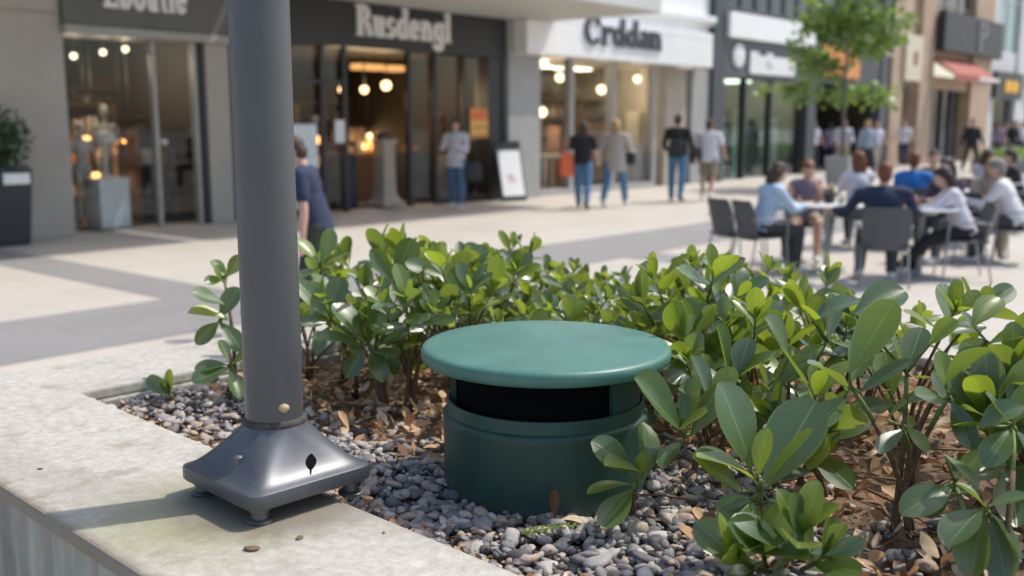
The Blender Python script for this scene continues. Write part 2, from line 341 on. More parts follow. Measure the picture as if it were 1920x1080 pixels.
scn.view_settings.view_transform = 'Standard'; scn.view_settings.look = 'None'; scn.view_settings.exposure = .5
scn.render.engine = 'CYCLES'; scn.cycles.use_denoising = True; scn.cycles.max_bounces = 8
scn.cycles.transparent_max_bounces = 16; scn.cycles.sample_clamp_indirect = 6

# ------------------------------------------------------------------ ground
g = MB(); g.add([(-150,-150,0),(250,-150,0),(250,250,0),(-150,250,0)], [(0,1,2,3)])
tag(g.build('plaza', M['pave']), kind='structure')
FD = Vector((.653, .757, 0)).normalized(); FN = Vector((.757, -.653, 0)).normalized(); FB = Vector((.23, 22.3, 0))
def F(s, o=0, z=0): return FB + FD*s + FN*o + Vector((0, 0, z))
bands = MB()
def band(s0, s1, o0, o1, z):
    bands.add([F(s0,o0,z), F(s1,o0,z), F(s1,o1,z), F(s0,o1,z)], [(0,3,2,1)])
def so_of(px, py):
    p = at(px, py) - FB; return p.dot(FD), p.dot(FN)
_, oA = so_of(0, 605); _, oB = so_of(0, 700)
band(-40, 80, oA, oA+1.55, .004)
_, oC = so_of(1250, 470); band(-3, 80, oC, oC+.75, .0042)
s1, _ = so_of(200, 520); 
for k, sx in enumerate((s1, s1+5.2, s1+10.4)):
    band(sx-.33, sx+.33, 0.3, oA, .0045) if k == 0 else band(sx-.33, sx+.33, oC+.75, oA-.02, .0045)
tag(bands.build('paving_bands', M['band']), kind='structure')

# ------------------------------------------------------------------ planter
P0 = Vector((-1.239, 2.824, 0)); D1 = Vector((.725, -.689, 0)).normalized(); D2 = Vector((.689, .725, 0)).normalized()
PANG = math.atan2(D1.y, D1.x)
LEDGE, SOIL = .84, .785
def PL(u, v, z=0.0): return P0 + D1*u + D2*v + Vector((0, 0, z))
def uv_of(p): q = Vector((p[0], p[1], 0)) - P0; return q.dot(D1), q.dot(D2)
U0, U1, V0, V1 = -.39, 6.2, -.45, 2.55
iU1, iV1 = 5.8, 2.1
planter = empty('stone_planter', PL(0, 0), PANG, 'pale concrete raised planter with a wide flat ledge holding the lamp post and shrubs', 'planter')
def ring(o0, i0, z0, z1, name, mat, bev):
    (a0,a1,b0,b1), (c0,c1,d0,d1) = o0, i0
    m = MB(); O = [(a0,b0),(a1,b0),(a1,b1),(a0,b1)]; I = [(c0,d0),(c1,d0),(c1,d1),(c0,d1)]
    vs = [(x,y,z) for z in (z0,z1) for x,y in O+I]
    fs = []
    for k in range(4):
        j = (k+1) % 4
        fs += [(8+k, 8+j, 12+j, 12+k), (4+k, 4+j, j, k), (k, j, 8+j, 8+k), (12+k, 12+j, 4+j, 4+k)]
    m.add(vs, fs); return m.build(name, mat, planter, bevel=bev)
ring((U0,U1,V0,V1), (0,iU1,0,iV1), LEDGE-.034, LEDGE, 'coping', M['concrete'], .008)
ring((U0+.015,U1-.015,V0+.015,V1-.015), (.02,iU1+.02,.02,iV1+.02), -.02, LEDGE-.0345, 'wall', M['streak'], .004)
m = MB(); n = 70
xs = np.linspace(0, iU1, n); ys = np.linspace(0, iV1, 30)
vs = [(x, y, SOIL-.012+.012*math.sin(x*7+y*3)*math.cos(y*9-x*2)) for y in ys for x in xs]
m.add(vs, [(j*n+i, j*n+i+1, (j+1)*n+i+1, (j+1)*n+i) for j in range(29) for i in range(n-1)])
tag(m.build('soil', M['soil'], None, True, loc=PL(0,0), rot=(0,0,PANG)), kind='structure')

# ------------------------------------------------------------------ green vent
VC = Vector((.076, 2.235, 0))
vent = empty('vent_bollard', VC+Vector((0,0,SOIL)), 0, 'squat green plastic vent drum with an overhanging round lid standing in the gravel', 'vent')
zl = lambda z: z-SOIL
def bodyprof():
    return [(.229, zl(.74)), (.231, zl(.80)), (.2315, zl(.935)), (.2328, zl(.948)), (.2325, zl(.957)), (.2295, zl(.963)), (.2245, zl(.9645)), (.2235, zl(.968)), (.2235, zl(.988)), (.2222, zl(.9925)), (.2190, zl(.9935)), (.2172, zl(.991)), (.2165, zl(.97)), (.2165, zl(.93))]
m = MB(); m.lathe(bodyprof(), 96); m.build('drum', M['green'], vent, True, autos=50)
m = MB(); m.lathe([(.2, zl(.93)), (.2, zl(1.079))], 64); m.build('slot_shade_core', M['black'], vent, True, autos=50)  # added dark core, stands in for the shade inside the open slot
for a0 in (-50, 62, 150):
    m = MB(); rgs = []
    for k in range(13):
        a = R(a0+3.2*k); rgs.append([(r_*math.cos(a), r_*math.sin(a), z) for r_, z in ((.2025, zl(.92)), (.2145, zl(.92)), (.2145, zl(1.079)), (.2025, zl(1.079)))])
    m.rings(rgs); m.build('lid_support', M['green'], vent, True, autos=40)
m = MB(); m.lathe([(.19, zl(1.0785)), (.262, zl(1.0775)), (.2735, zl(1.079)), (.2785, zl(1.0835)), (.2808, zl(1.092)), (.2808, zl(1.099)), (.2795, zl(1.1045)), (.2755, zl(1.1095)), (.268, zl(1.1118)), (.255, zl(1.1125)), (.15, zl(1.1145)), (.05, zl(1.1155)), (.003, zl(1.116))], 128)
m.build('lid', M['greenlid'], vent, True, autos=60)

# ------------------------------------------------------------------ lamp post
PC = Vector((-.489, 2.018, 0))
post = empty('lamp_post', PC+Vector((0,0,LEDGE)), PANG-R(1), 'round dark grey steel lamp post on a square flared metal base on the ledge', 'lamp post')
zq = lambda z: z-LEDGE
m = MB(); m.lathe([(.0585, zq(.96)), (.0585, zq(5.4)), (.052, zq(5.43)), (.004, zq(5.44))], 64); m.build('pole', M['postpaint'], post, True, autos=50)
m = MB(); m.lathe([(.0582, zq(.99)), (.064, zq(.992)), (.066, zq(.999)), (.064, zq(1.006)), (.0582, zq(1.009))], 48, cap=False); m.build('collar_seal', M['rust'], post, True)
def sqring(half, rr, z, k, n=96):
    """blend k from a rounded square (0) to a circle of radius half (1)"""
    pts = []
    for i in range(n):
        a = 2*math.pi*i/n+math.pi/n; c, s_ = math.cos(a), math.sin(a)
        e = 2.0/(2+k)                    # superellipse
        r = half/((abs(c)**(2+k)+abs(s_)**(2+k))**(1/(2+k)))
        pts.append((r*c, r*s_, z))
    return pts
rg = [sqring(.132, 0, zq(.874), 12), sqring(.1425, 0, zq(.8745), 14), sqring(.1435, 0, zq(.878), 14), sqring(.1435, 0, zq(.899), 14), sqring(.1425, 0, zq(.9025), 14), sqring(.1385, 0, zq(.905), 13)]
for t in (.08, .2, .35, .5, .65, .78, .88, .95, 1.0):
    h = .1385*(1-t)+.066*t; z = .905+.089*(t**1.5)
    rg.append(sqring(h, 0, zq(z), 13*(1-t)**1.6))
rg += [sqring(.0645, 0, zq(.9965), 0), sqring(.0586, 0, zq(.997), 0)]
m = MB(); m.rings(rg, cap0=True, cap1=True); m.build('base_cover', M['basepaint'], post, True, autos=38)
for sx in (-1, 1):
    for sy in (-1, 1):
        m = MB(); m.lathe([(.026, zq(.8405)), (.027, zq(.844)), (.024, zq(.847)), (.017, zq(.849)), (.016, zq(.86)), (.019, zq(.8605)), (.019, zq(.8735))], 24, (sx*.108, sy*.108, 0)); m.build('foot', M['foot'], post, True, autos=40)
for (x, y) in ((-.098, -.02), (.02, -.098)):
    m = MB(); m.lathe([(.010, .080), (.010, .107), (.006, .110), (.001, .1105)], 12, (x, y, 0)); m.build('bolt', M['foot'], post, True, autos=40)
# ------------------------------------------------------------------ gravel, litter
def ico(sub):
    bm = bmesh.new(); bmesh.ops.create_icosphere(bm, subdivisions=sub, radius=1)
    v = np.array([x.co[:] for x in bm.verts]); f = [tuple(x.index for x in q.verts) for q in bm.faces]; bm.free(); return v, np.array(f)
IV, IF = ico(2)
npr = np.random.RandomState(3)
def rotm(n):
    q = npr.normal(size=(n,4)); q /= np.linalg.norm(q, axis=1)[:,None]; a,b,c,d = q.T
    return np.stack([np.stack([1-2*(c*c+d*d), 2*(b*c-a*d), 2*(b*d+a*c)],1), np.stack([2*(b*c+a*d), 1-2*(b*b+d*d), 2*(c*d-a*b)],1), np.stack([2*(b*d-a*c), 2*(c*d+a*b), 1-2*(b*b+c*c)],1)],1)
def gravel():
    P = []
    def dens(u, v):
        q = PL(u, v); dv = (Vector((q.x,q.y,0))-VC).length
        if dv < .226: return False
        return True
    n = 20000
    for _ in range(n):
        u = npr.uniform(-.02, 4.2); v = npr.uniform(.006, 1.0)
        lim = .62 if u < 1.1 else .8
        if v > lim and npr.rand() < min(1, (v-lim)*6): continue
        if u < 1.15 and v > .36 and npr.rand() < (.75 if v < .5 else .93): continue
        if u > 1.75 and v > .42 and npr.rand() < .8: continue
        if u < .6 and npr.rand() < (.45 if v > .12 else .7): continue
        if not dens(u, v): continue
        P.append((u, v, SOIL+npr.uniform(-.004, .016) + .008*math.sin(u*9)*math.sin(v*11)))
    P = np.array(P); k = len(P)
    big = .69*npr.uniform(.42, 1.5, k)**1.45*np.where(npr.rand(k) < .05, 1.35, 1)
    S = np.stack([.0165*big*npr.uniform(.75,1.35,k), .0125*big*npr.uniform(.8,1.2,k), .0078*big*npr.uniform(.75,1.25,k)],1)
    tilt = npr.normal(0, .35, (k,2)); yaw = npr.uniform(0, 6.28, k)
    V = np.empty((k, len(IV), 3))
    ph = npr.uniform(0, 6.28, (k,3)); fr = npr.uniform(1.2, 2.6, (k,3))
    for i in range(k):
        b = IV*(1+.11*np.sin(IV*fr[i]*1.5+ph[i]).sum(1)[:,None]+.05*np.sin(IV*fr[i]*3.4+ph[i][::-1]).sum(1)[:,None])*S[i]
        Mx = np.array((Matrix.Rotation(yaw[i],3,'Z') @ Matrix.Rotation(tilt[i,0],3,'X') @ Matrix.Rotation(tilt[i,1],3,'Y')))
        V[i] = b@Mx.T + (P[i,0], P[i,1], P[i,2])
    me = bpy.data.meshes.new('gravel')
    nf = len(IF); nv = len(IV)
    me.vertices.add(k*nv); me.vertices.foreach_set('co', V.reshape(-1))
    FF = (IF[None]+ (np.arange(k)*nv)[:,None,None]).reshape(-1)
    me.loops.add(k*nf*3); me.loops.foreach_set('vertex_index', FF.astype(np.int32))
    me.polygons.add(k*nf); me.polygons.foreach_set('loop_start', np.arange(0, k*nf*3, 3, dtype=np.int32))
    me.update(calc_edges=True); me.validate()
    me.polygons.foreach_set('use_smooth', [True]*len(me.polygons)); me.materials.append(M['pebble'])
    o = bpy.data.objects.new('gravel', me); COL.objects.link(o); o.location = PL(0,0); o.rotation_euler = (0,0,PANG)
    tag(o, 'loose grey and brown pebbles around the green vent', 'gravel', kind='stuff')
gravel()

def leafgrid(L_, W, fold, curl, twist=0, nu=9, nv=5, kind='obovate', wav=0):
    """points of one leaf: base at 0, along +Y, face up +Z"""
    pts = []; uvs = []
    for i in range(nu):
        t = i/(nu-1)
        if kind == 'obovate':
            t = 1-(1-t)**1.35
            w_ = W*.5*(math.sqrt(max(.02, 1-((t-.64)/.365)**2)) if t > .64 else max(.07, math.sin(math.pi/2*t/.64)**1.05))
        else: w_ = W*.5*math.sin(math.pi*(.03+.95*t))**.8
        if i == nu-1 and kind != 'obovate': w_ *= .5
        a = curl*t
        y = L_*t*(math.cos(a*.5)); z = -L_*t*math.sin(a*.5)
        for j in range(nv):
            s_ = -1+2*j/(nv-1); x = s_*w_
            zz = z + abs(s_)**1.3*w_*math.tan(fold)*.8 + wav*math.sin(t*9+s_*2)*w_
            tw = twist*t; pts.append((x*math.cos(tw)-(zz-z)*math.sin(tw), y, z+x*math.sin(tw)+(zz-z)*math.cos(tw))); uvs.append((.5+.5*s_, t))
    fs = [(i*nv+j, i*nv+j+1, (i+1)*nv+j+1, (i+1)*nv+j) for i in range(nu-1) for j in range(nv-1)]
    return pts, fs, uvs
class LM(MB):
    def __init__(s): super().__init__(); s.uv = []
    def leaf(s, mat, L_, W, fold=.25, curl=.3, mi=0, **k):
        p, f, u = leafgrid(L_, W, fold, curl, **k)
        s.add([mat @ Vector(q) for q in p], f, mi)
        for fc in f:
            for i in fc: s.uv += u[i]
def frame(org, axis, az, elev):
    """matrix at org: leaf +Y goes out from the stem axis with azimuth az and elevation elev above the axis' normal plane"""
    a = Vector(axis).normalized(); x = a.orthogonal().normalized(); y = a.cross(x)
    h = x*math.cos(az)+y*math.sin(az); d = (h*math.cos(elev)+a*math.sin(elev)).normalized()
    zz = (a*math.cos(elev)-h*math.sin(elev)).normalized(); xx = d.cross(zz)
    return Matrix.Translation(org) @ Matrix((xx, d, zz)).transposed().to_4x4()

def shrub(base, tips, rr, lm=None, sm=None):
    """stems run from base to each tip (pos, axis, scale, pairs) and carry crossed pairs of thick leaves"""
    lm = lm or LM(); sm = sm or MB(); base = Vector(base)
    for (tp, ax, sc, pairs) in tips:
        tp = Vector(tp); ax = Vector(ax).normalized(); ln = (tp-base).length
        b0 = base + Vector((rr.uniform(-.025,.025), rr.uniform(-.025,.025), -.02))
        c1 = b0 + Vector((rr.uniform(-.04,.04), rr.uniform(-.04,.04), ln*.45)); c2 = tp - ax*ln*.35
        pts = []
        for k in range(9):
            t = k/8; pts.append(b0*(1-t)**3+c1*3*t*(1-t)**2+c2*3*t*t*(1-t)+tp*t**3)
        sm.tube(pts[:7], [.0062*sc*(1-.35*k/6) for k in range(7)], 6, 0)
        sm.tube(pts[6:], [.0042*sc, .0038*sc, .003*sc], 6, 1)
        az = rr.uniform(0, 6.28)
        prof = [(.052, 72, 0, 1), (.085, 62, .004, 1), (.115, 50, .012, 0), (.125, 36, .034, 0), (.125, 18, .066, 0), (.11, 4, .105, 0), (.095, -12, .145, 0)]
        if rr.random() < .35: prof = prof[1:]
        for k, (l_, el, back, yg) in enumerate(prof[:pairs]):
            bt = max(0., 1-back*sc/ln); i = min(7, int(bt*8)); f = bt*8-i
            org = pts[i].lerp(pts[i+1], f) if bt < 1 else tp
            axl = (pts[i+1]-pts[i]).normalized() if bt < .95 else ax
            for h in (0, 1):
                if k >= 4 and rr.random() < .3: continue
                A = az + h*math.pi + rr.uniform(-.25,.25); E = R(el+4+rr.uniform(-18,24)); LL = l_*sc*rr.uniform(.7,1.18)
                mi = 1 if (yg and rr.random() < .8) or rr.random() < .3 else 0
                fm = frame(org, axl, A, E) @ Matrix.Rotation(rr.uniform(-.6,.6), 4, 'Y')
                lm.leaf(fm, LL, LL*rr.uniform(.40,.58), rr.uniform(.15,.5), rr.uniform(-.25,.55), mi, twist=rr.uniform(-.2,.2), wav=rr.uniform(0,.05))
            az += math.pi/2 + rr.uniform(-.15,.15)
    return lm, sm
def make_shrub(name, loc, lm, sm, label, group=None):
    root = empty(name, loc, 0, label, 'shrub', group)
    sm.build('stem', [M['stem'], M['greenstem']], root, True)
    lm.build('foliage', [M['leaf'], M['young']], root, True)
    return root
def randtips(rr, n, h0, h1, spread, sc):
    T = []
    for k in range(n):
        a = 2*math.pi*(k+rr.uniform(-.3,.3))/n; r = spread*math.sqrt(rr.uniform(.05,1)); h = rr.uniform(h0,h1)*(1-.25*(r/spread)**2)
        T.append(((r*math.cos(a), r*math.sin(a), h), (math.cos(a)*r*2.2/spread*.35, math.sin(a)*r*2.2/spread*.35, 1), sc*rr.uniform(.85,1.1), rr.choice((5,6,6,7))))
    return T
# ------------------------------------------------------------------ shrubs
sr = random.Random(11)
protos = []
for k in range(10):
    lm, sm = shrub((0,0,0), randtips(sr, sr.choice((5,6,7)), .22, .42, .17, .82), sr)
    protos.append((lm, sm))
def zone(u, v, x):
    if u < .55: return ('glossy leaved shrub at the left end of the planter, behind the lamp post', 'shrubs at the left end of the planter')
    if u < 1.75 and v > 1.25: return ('glossy leaved shrub in the far row behind the green lid', 'shrubs in the far row of the planter')
    if u < 1.45: return ('glossy leaved shrub between the lamp post and the green vent', 'shrubs between lamp post and vent')
    if v > 1.15: return ('tall leafy shrub at the back of the dense mass right of the green vent', 'shrubs at the back right of the planter')
    return ('large leaved shrub in the front of the dense mass right of the green vent', 'shrubs at the front right of the planter')
spots = []
tries = 0
def hedge_ok(u, v):
    q = PL(u, v); dv = (Vector((q.x,q.y,0))-VC).length
    if dv < .40: return False
    vmin = .56 if u < 1.3 else (.60 if u < 1.8 else .52)
    if u < .35: vmin = .62
    vmax = 1.95 if u < 1.25 else 1.95-.75*min(1, (u-1.25)/.9)
    return vmin < v < vmax
while len(spots) < 74 and tries < 20000:
    tries += 1; u = sr.uniform(.12, 3.5); v = sr.uniform(.5, 1.98)
    if not hedge_ok(u, v): continue
    # an open patch where the litter shows
    q = PL(u, v)
    if 1990 < 960+FPX*q.x/max(q.y,.2) < 2130: continue
    if (Vector((q.x, q.y, 0))-at(1650, 960, SOIL)).xy.length < .34 or (u > 1.6 and v < .98): continue
    if (q.y < .95) : continue
    if any((u-a)**2+(v-b)**2 < .205**2 for a, b in spots): continue
    spots.append((u, v))
first = {}
for i, (u, v) in enumerate(spots):
    q = PL(u, v); lab, grp = zone(u, v, q.x); k = i % len(protos)
    if k not in first:
        r = make_shrub('shrub', (q.x, q.y, SOIL), *protos[k], lab, grp); first[k] = r
    else:
        r = copy_tree(first[k]); r.location = (q.x, q.y, SOIL); r['label'] = lab; r['group'] = grp
    r.rotation_euler = (sr.uniform(-.05,.05), sr.uniform(-.05,.05), sr.uniform(0, 6.28))
    hs = 1.0
    if 1.0 < u < 1.8 and v > 1.2: hs = .86
    if u > 2.2: hs = .95
    px_ = 960+FPX*q.x/q.y
    if 985 < px_ < 1265: hs = .70+.06*abs(px_-1125)/140
    elif 930 < px_ <= 985: hs = .85
    s = sr.uniform(.9, 1.15)*hs; r.scale = (s, s, s*sr.uniform(.95,1.1))
def special(label, basepx, tips, seed, sc=1.0, pairs=6, basez=SOIL):
    rr = random.Random(seed); b = at(basepx[0], basepx[1], basez); T = []
    for t in tips:
        px, py, z = t[:3]; p = at(px, py, z); ax = t[3] if len(t) > 3 else (0,0,1)
        T.append((p-b, ax, t[4] if len(t) > 4 else sc, t[5] if len(t) > 5 else pairs))
    lm, sm = shrub((0,0,0), T, rr); return make_shrub('shrub', b, lm, sm, label)
special('small sprout of two bright green leaves at the left corner of the planter', (318, 772), [(318, 738, .83, (-.3,-.2,1), .75, 3)], 5)
special('shrub whose tallest narrow leaf tip rises above all others right of the lamp post', (650, 720), [(715, 470, 1.17, (-.2,0,1), .95, 4), (790, 500, 1.15, (.2,0,1), .9, 5), (640, 560, 1.08, (-.3,0,1), .9, 6)], 8)
special('shrub with a single tall leafy stem right behind the green lid', (1265, 700), [(1283, 555, 1.09, (0,0,1), 1.15, 4), (1340, 590, 1.05, (.4,0,1), 1.0, 5)], 4)
def hero(label, base, nodes, leaves, seed):
    """a shrub whose stems (base to node) and single leaves are set one by one.
    nodes: (px, py, Y); leaves: (node, base px, base py, tip px, tip py, lean of the tip towards the viewer, width, roll, kind)"""
    rr = random.Random(seed); b = at(base[0], base[1], SOIL); lm = LM(); sm = MB(); NP = [atY(*n) for n in nodes]
    for p in NP:
        q = p-b; ln = q.length; c1 = Vector((rr.uniform(-.05,.05), rr.uniform(-.04,.04), ln*.5)); b0 = Vector((rr.uniform(-.03,.03), rr.uniform(-.03,.03), -.02))
        pts = [b0*(1-t)**2+c1*2*t*(1-t)+q*t*t for t in [k/8 for k in range(9)]]
        sm.tube(pts[:7], [.0075-.0004*k for k in range(7)], 7, 0); sm.tube(pts[6:], [.0052,.0048,.0042], 7, 1)
    for (n, bx, by, tx, ty, lean, wd, roll, kind) in leaves:
        Y = nodes[n][2]; p0 = atY(bx, by, Y-.01); p1 = atY(tx, ty, Y-.01-lean); d = (p1-p0); Ln = d.length; d = d.normalized()
        vw = (Vector((0,0,CAM_H))-p0).normalized(); up = (vw*.5+Vector((0,0,.8))+Vector((rr.uniform(-.3,.7),rr.uniform(-.1,.4),0)))
        zz = (up-d*up.dot(d)).normalized(); xx = d.cross(zz); fm = Matrix.Translation(p0-b) @ Matrix((xx, d, zz)).transposed().to_4x4() @ Matrix.Rotation(R(roll), 4, 'Y')
        lm.leaf(fm, Ln*1.03, wd*Ln, rr.uniform(.25,.55), rr.uniform(-.15,.65), kind, twist=rr.uniform(-.15,.15), wav=rr.uniform(0,.04))
        nd = NP[n]-b; sm.tube([nd, nd.lerp(p0-b, .6)+Vector((0,0,.003)), p0-b+d*.004], [.0032,.0028,.0022], 5, 1)
    return make_shrub('shrub', b, lm, sm, label)
hero('young plant with four leaves growing against the front of the green vent', (1200, 968), [(1196, 905, 1.93)],
 [(0,1182,884,1127,826,.03,.62,-25,0),(0,1204,886,1140,864,.05,.62,20,1),(0,1186,909,1107,905,.05,.36,10,1),(0,1186,918,1130,988,.06,.55,10,0),(0,1206,900,1226,792,-.04,.52,15,0),(0,1200,896,1212,850,.02,.5,0,1)], 3)
hero('shrub with one long pale edged leaf leaning against the right of the green vent', (1312, 905), [(1283, 822, 1.98), (1330, 760, 2.06)],
 [(0,1276,806,1188,714,.05,.60,-22,0),(0,1268,808,1324,772,.05,.62,15,1),(0,1294,818,1348,722,-.02,.46,25,0),(0,1290,800,1302,706,-.06,.6,-10,0),(0,1278,828,1238,862,.06,.5,0,0),(1,1330,752,1300,668,-.03,.55,-15,0),(1,1336,752,1372,690,.0,.6,10,1),(1,1326,762,1280,726,.03,.5,-10,0)], 5)
hero('shrub with two yellow green young leaves in front of big dark ones, nearest the gravel', (1432, 1010), [(1424, 922, 1.80)],
 [(0,1408,880,1364,722,.0,.58,-12,0),(0,1418,905,1336,828,.06,.52,15,1),(0,1392,925,1312,852,.06,.46,-28,0),(0,1428,905,1524,812,.05,.36,-12,1),(0,1436,915,1526,752,-.05,.58,20,0),(0,1420,892,1436,806,.0,.42,10,1),
  (0,1412,940,1352,985,.06,.6,5,0),(0,1420,945,1392,1040,.07,.62,0,0),(0,1430,944,1474,1022,.05,.66,0,0),(0,1436,936,1512,958,.03,.6,0,0),(0,1410,935,1345,945,.02,.5,-10,0)], 7)
hero('shrub with large pale leaves right of the green lid', (1478, 880), [(1478, 720, 2.22), (1376, 712, 2.18), (1550, 640, 2.3)],
 [(1,1366,706,1342,612,.05,.52,-25,0),(1,1376,716,1444,652,.04,.62,10,1),(1,1384,706,1400,630,-.03,.6,0,0),(1,1366,720,1318,690,.02,.55,0,0),(0,1478,664,1446,596,.04,.66,-18,0),(0,1444,732,1514,674,.03,.55,-15,0),(0,1482,716,1520,660,.0,.6,10,0),(0,1474,725,1432,770,.05,.6,0,0),(0,1484,725,1536,770,.05,.56,10,0),
  (2,1522,604,1596,544,.03,.72,-20,0),(2,1548,632,1514,566,.0,.6,10,1),(2,1556,640,1608,660,.05,.5,0,0),(2,1546,645,1496,672,.04,.5,0,1),(2,1552,636,1560,552,-.04,.58,15,0)], 9)
hero('big leaved shrub overhanging the dry leaf litter at the right edge', (1690, 1000), [(1594, 722, 1.98), (1700, 700, 2.05), (1780, 742, 1.92), (1850, 640, 2.05), (1690, 800, 1.9)],
 [(0,1592,700,1676,570,-.03,.46,8,1),(0,1588,735,1536,662,.03,.58,25,0),(0,1608,738,1704,676,.03,.34,20,0),(0,1586,742,1530,800,.05,.5,0,0),(0,1596,715,1622,640,-.05,.55,0,0),
  (1,1600,590,1696,540,-.02,.62,25,0),(1,1742,648,1794,602,.02,.75,5,1),(1,1698,690,1664,618,.0,.6,-15,0),(1,1704,706,1772,712,.05,.5,-25,0),(1,1700,695,1726,612,-.05,.55,10,0),
  (2,1772,722,1836,636,.02,.58,20,0),(2,1792,768,1848,762,.05,.7,-20,0),(2,1772,750,1716,744,.04,.55,-10,0),(2,1784,752,1822,838,.06,.5,0,0),(2,1776,735,1760,660,-.03,.55,0,1),
  (3,1822,614,1874,546,-.02,.55,10,1),(3,1846,640,1800,590,.0,.6,-15,0),(3,1854,645,1925,610,.03,.55,10,1),(3,1850,655,1905,705,.05,.6,0,0),(3,1840,650,1800,690,.05,.55,-10,0),
  (4,1660,790,1696,752,.03,.75,-25,0),(4,1694,806,1650,838,.05,.5,0,0),(4,1698,800,1744,838,.04,.5,0,1)], 11)
special('low dark shrub crouching at the bottom edge beside the gravel', (1475, 1085), [(1430, 1030, .855, (-.3,-.3,1), 1.0, 5), (1500, 1005, .885, (.1,-.2,1), 1.05, 6), (1390, 1050, .845, (-.5,-.2,.8), .9, 4), (1545, 1040, .86, (.4,-.2,1), .95, 5)], 51)
special('dark leaved shrub filling the gap behind the yellow green young leaves', (1520, 935), [(1500, 830, .93, (-.2,-.3,1), 1.1, 5), (1560, 800, .96, (.2,-.1,1), 1.1, 5), (1450, 790, .96, (-.4,0,1), 1.05, 5), (1530, 740, 1.02, (0,0,1), 1.1, 5)], 52)
special('leafy shrub at the right edge above the bottom corner', (1915, 960), [(1890, 850, .97, (-.3,-.3,1), 1.2, 5), (1850, 780, 1.03, (-.3,-.1,1), 1.2, 5), (1925, 780, 1.04, (.1,0,1), 1.2, 6), (1900, 700, 1.1, (0,0,1), 1.2, 6)], 53)
hero('low dark shrub in the bottom right corner', (1850, 1120), [(1850, 960, 1.68), (1790, 905, 1.78), (1900, 800, 1.78)],
 [(0,1840,955,1776,1010,.05,.66,0,0),(0,1848,966,1806,1072,.05,.6,0,0),(0,1856,962,1930,1040,.05,.66,0,0),(0,1852,950,1922,925,.02,.6,-10,0),(0,1846,950,1802,900,-.02,.6,10,0),(0,1860,975,1885,1085,.05,.6,0,0),
  (1,1770,852,1836,912,.04,.52,-25,0),(1,1772,925,1836,918,.03,.5,-20,0),(1,1784,915,1704,948,.05,.55,-10,0),(1,1796,900,1840,850,-.02,.55,5,1),(1,1780,908,1740,960,.04,.5,0,0),
  (2,1834,804,1908,752,.02,.7,15,0),(2,1896,806,1850,862,.05,.6,0,0),(2,1900,795,1940,720,-.02,.6,0,1),(2,1904,806,1950,860,.03,.6,0,0),(2,1890,795,1852,738,.0,.6,-10,0)], 13)
hero('loose shrub whose leaves reach out to the left of the lamp post', (425, 742), [(412, 600, 2.98), (420, 520, 3.05), (430, 690, 2.9)],
 [(0,420,570,362,548,.06,.6,0,0),(0,430,600,358,580,.06,.6,15,1),(0,412,596,446,540,-.03,.6,0,0),(0,410,604,370,640,.06,.55,-15,0),(0,416,606,452,650,.05,.55,0,0),(1,424,535,402,500,.0,.75,0,1),(1,420,518,400,486,-.03,.6,-10,0),(1,426,518,452,480,.0,.6,0,0),(1,418,522,384,530,.04,.6,0,0),
  (2,430,690,362,712,.06,.62,5,0),(2,424,684,366,680,.03,.5,0,0),(2,430,680,410,640,-.02,.55,0,0),(2,432,694,450,740,.06,.6,0,0),(2,436,684,470,650,.0,.55,0,1)], 15)
hero('broad leaved shrub left of the green vent with a yellow bud in its rosette', (712, 768), [(690, 645, 2.78), (622, 600, 2.86), (740, 530, 2.95), (600, 500, 3.0)],
 [(0,684,640,640,562,.0,.62,-15,0),(0,694,640,706,552,-.03,.6,10,0),(0,700,650,752,612,.03,.56,5,0),(0,680,650,594,614,.05,.4,-20,0),(0,690,655,724,704,.06,.55,-10,0),(0,684,655,652,702,.06,.55,0,0),(0,690,640,688,606,.01,.4,0,1),(0,698,658,746,668,.05,.5,0,0),
  (1,618,596,560,520,.03,.4,-25,0),(1,622,590,636,520,-.03,.58,10,0),(1,616,604,566,600,.05,.5,-10,0),(1,626,604,664,580,.03,.55,0,1),(1,620,610,590,660,.05,.5,0,0),
  (2,736,528,694,470,.02,.5,-25,0),(2,742,522,770,448,-.02,.66,20,0),(2,748,530,800,500,.03,.5,0,1),(2,734,536,690,548,.05,.55,0,0),(2,742,540,780,575,.05,.55,0,0),
  (3,596,495,560,440,.0,.55,-10,1),(3,602,490,622,430,-.02,.55,0,0),(3,606,500,650,470,.02,.5,-20,0),(3,594,505,556,520,.05,.5,0,0)], 17)

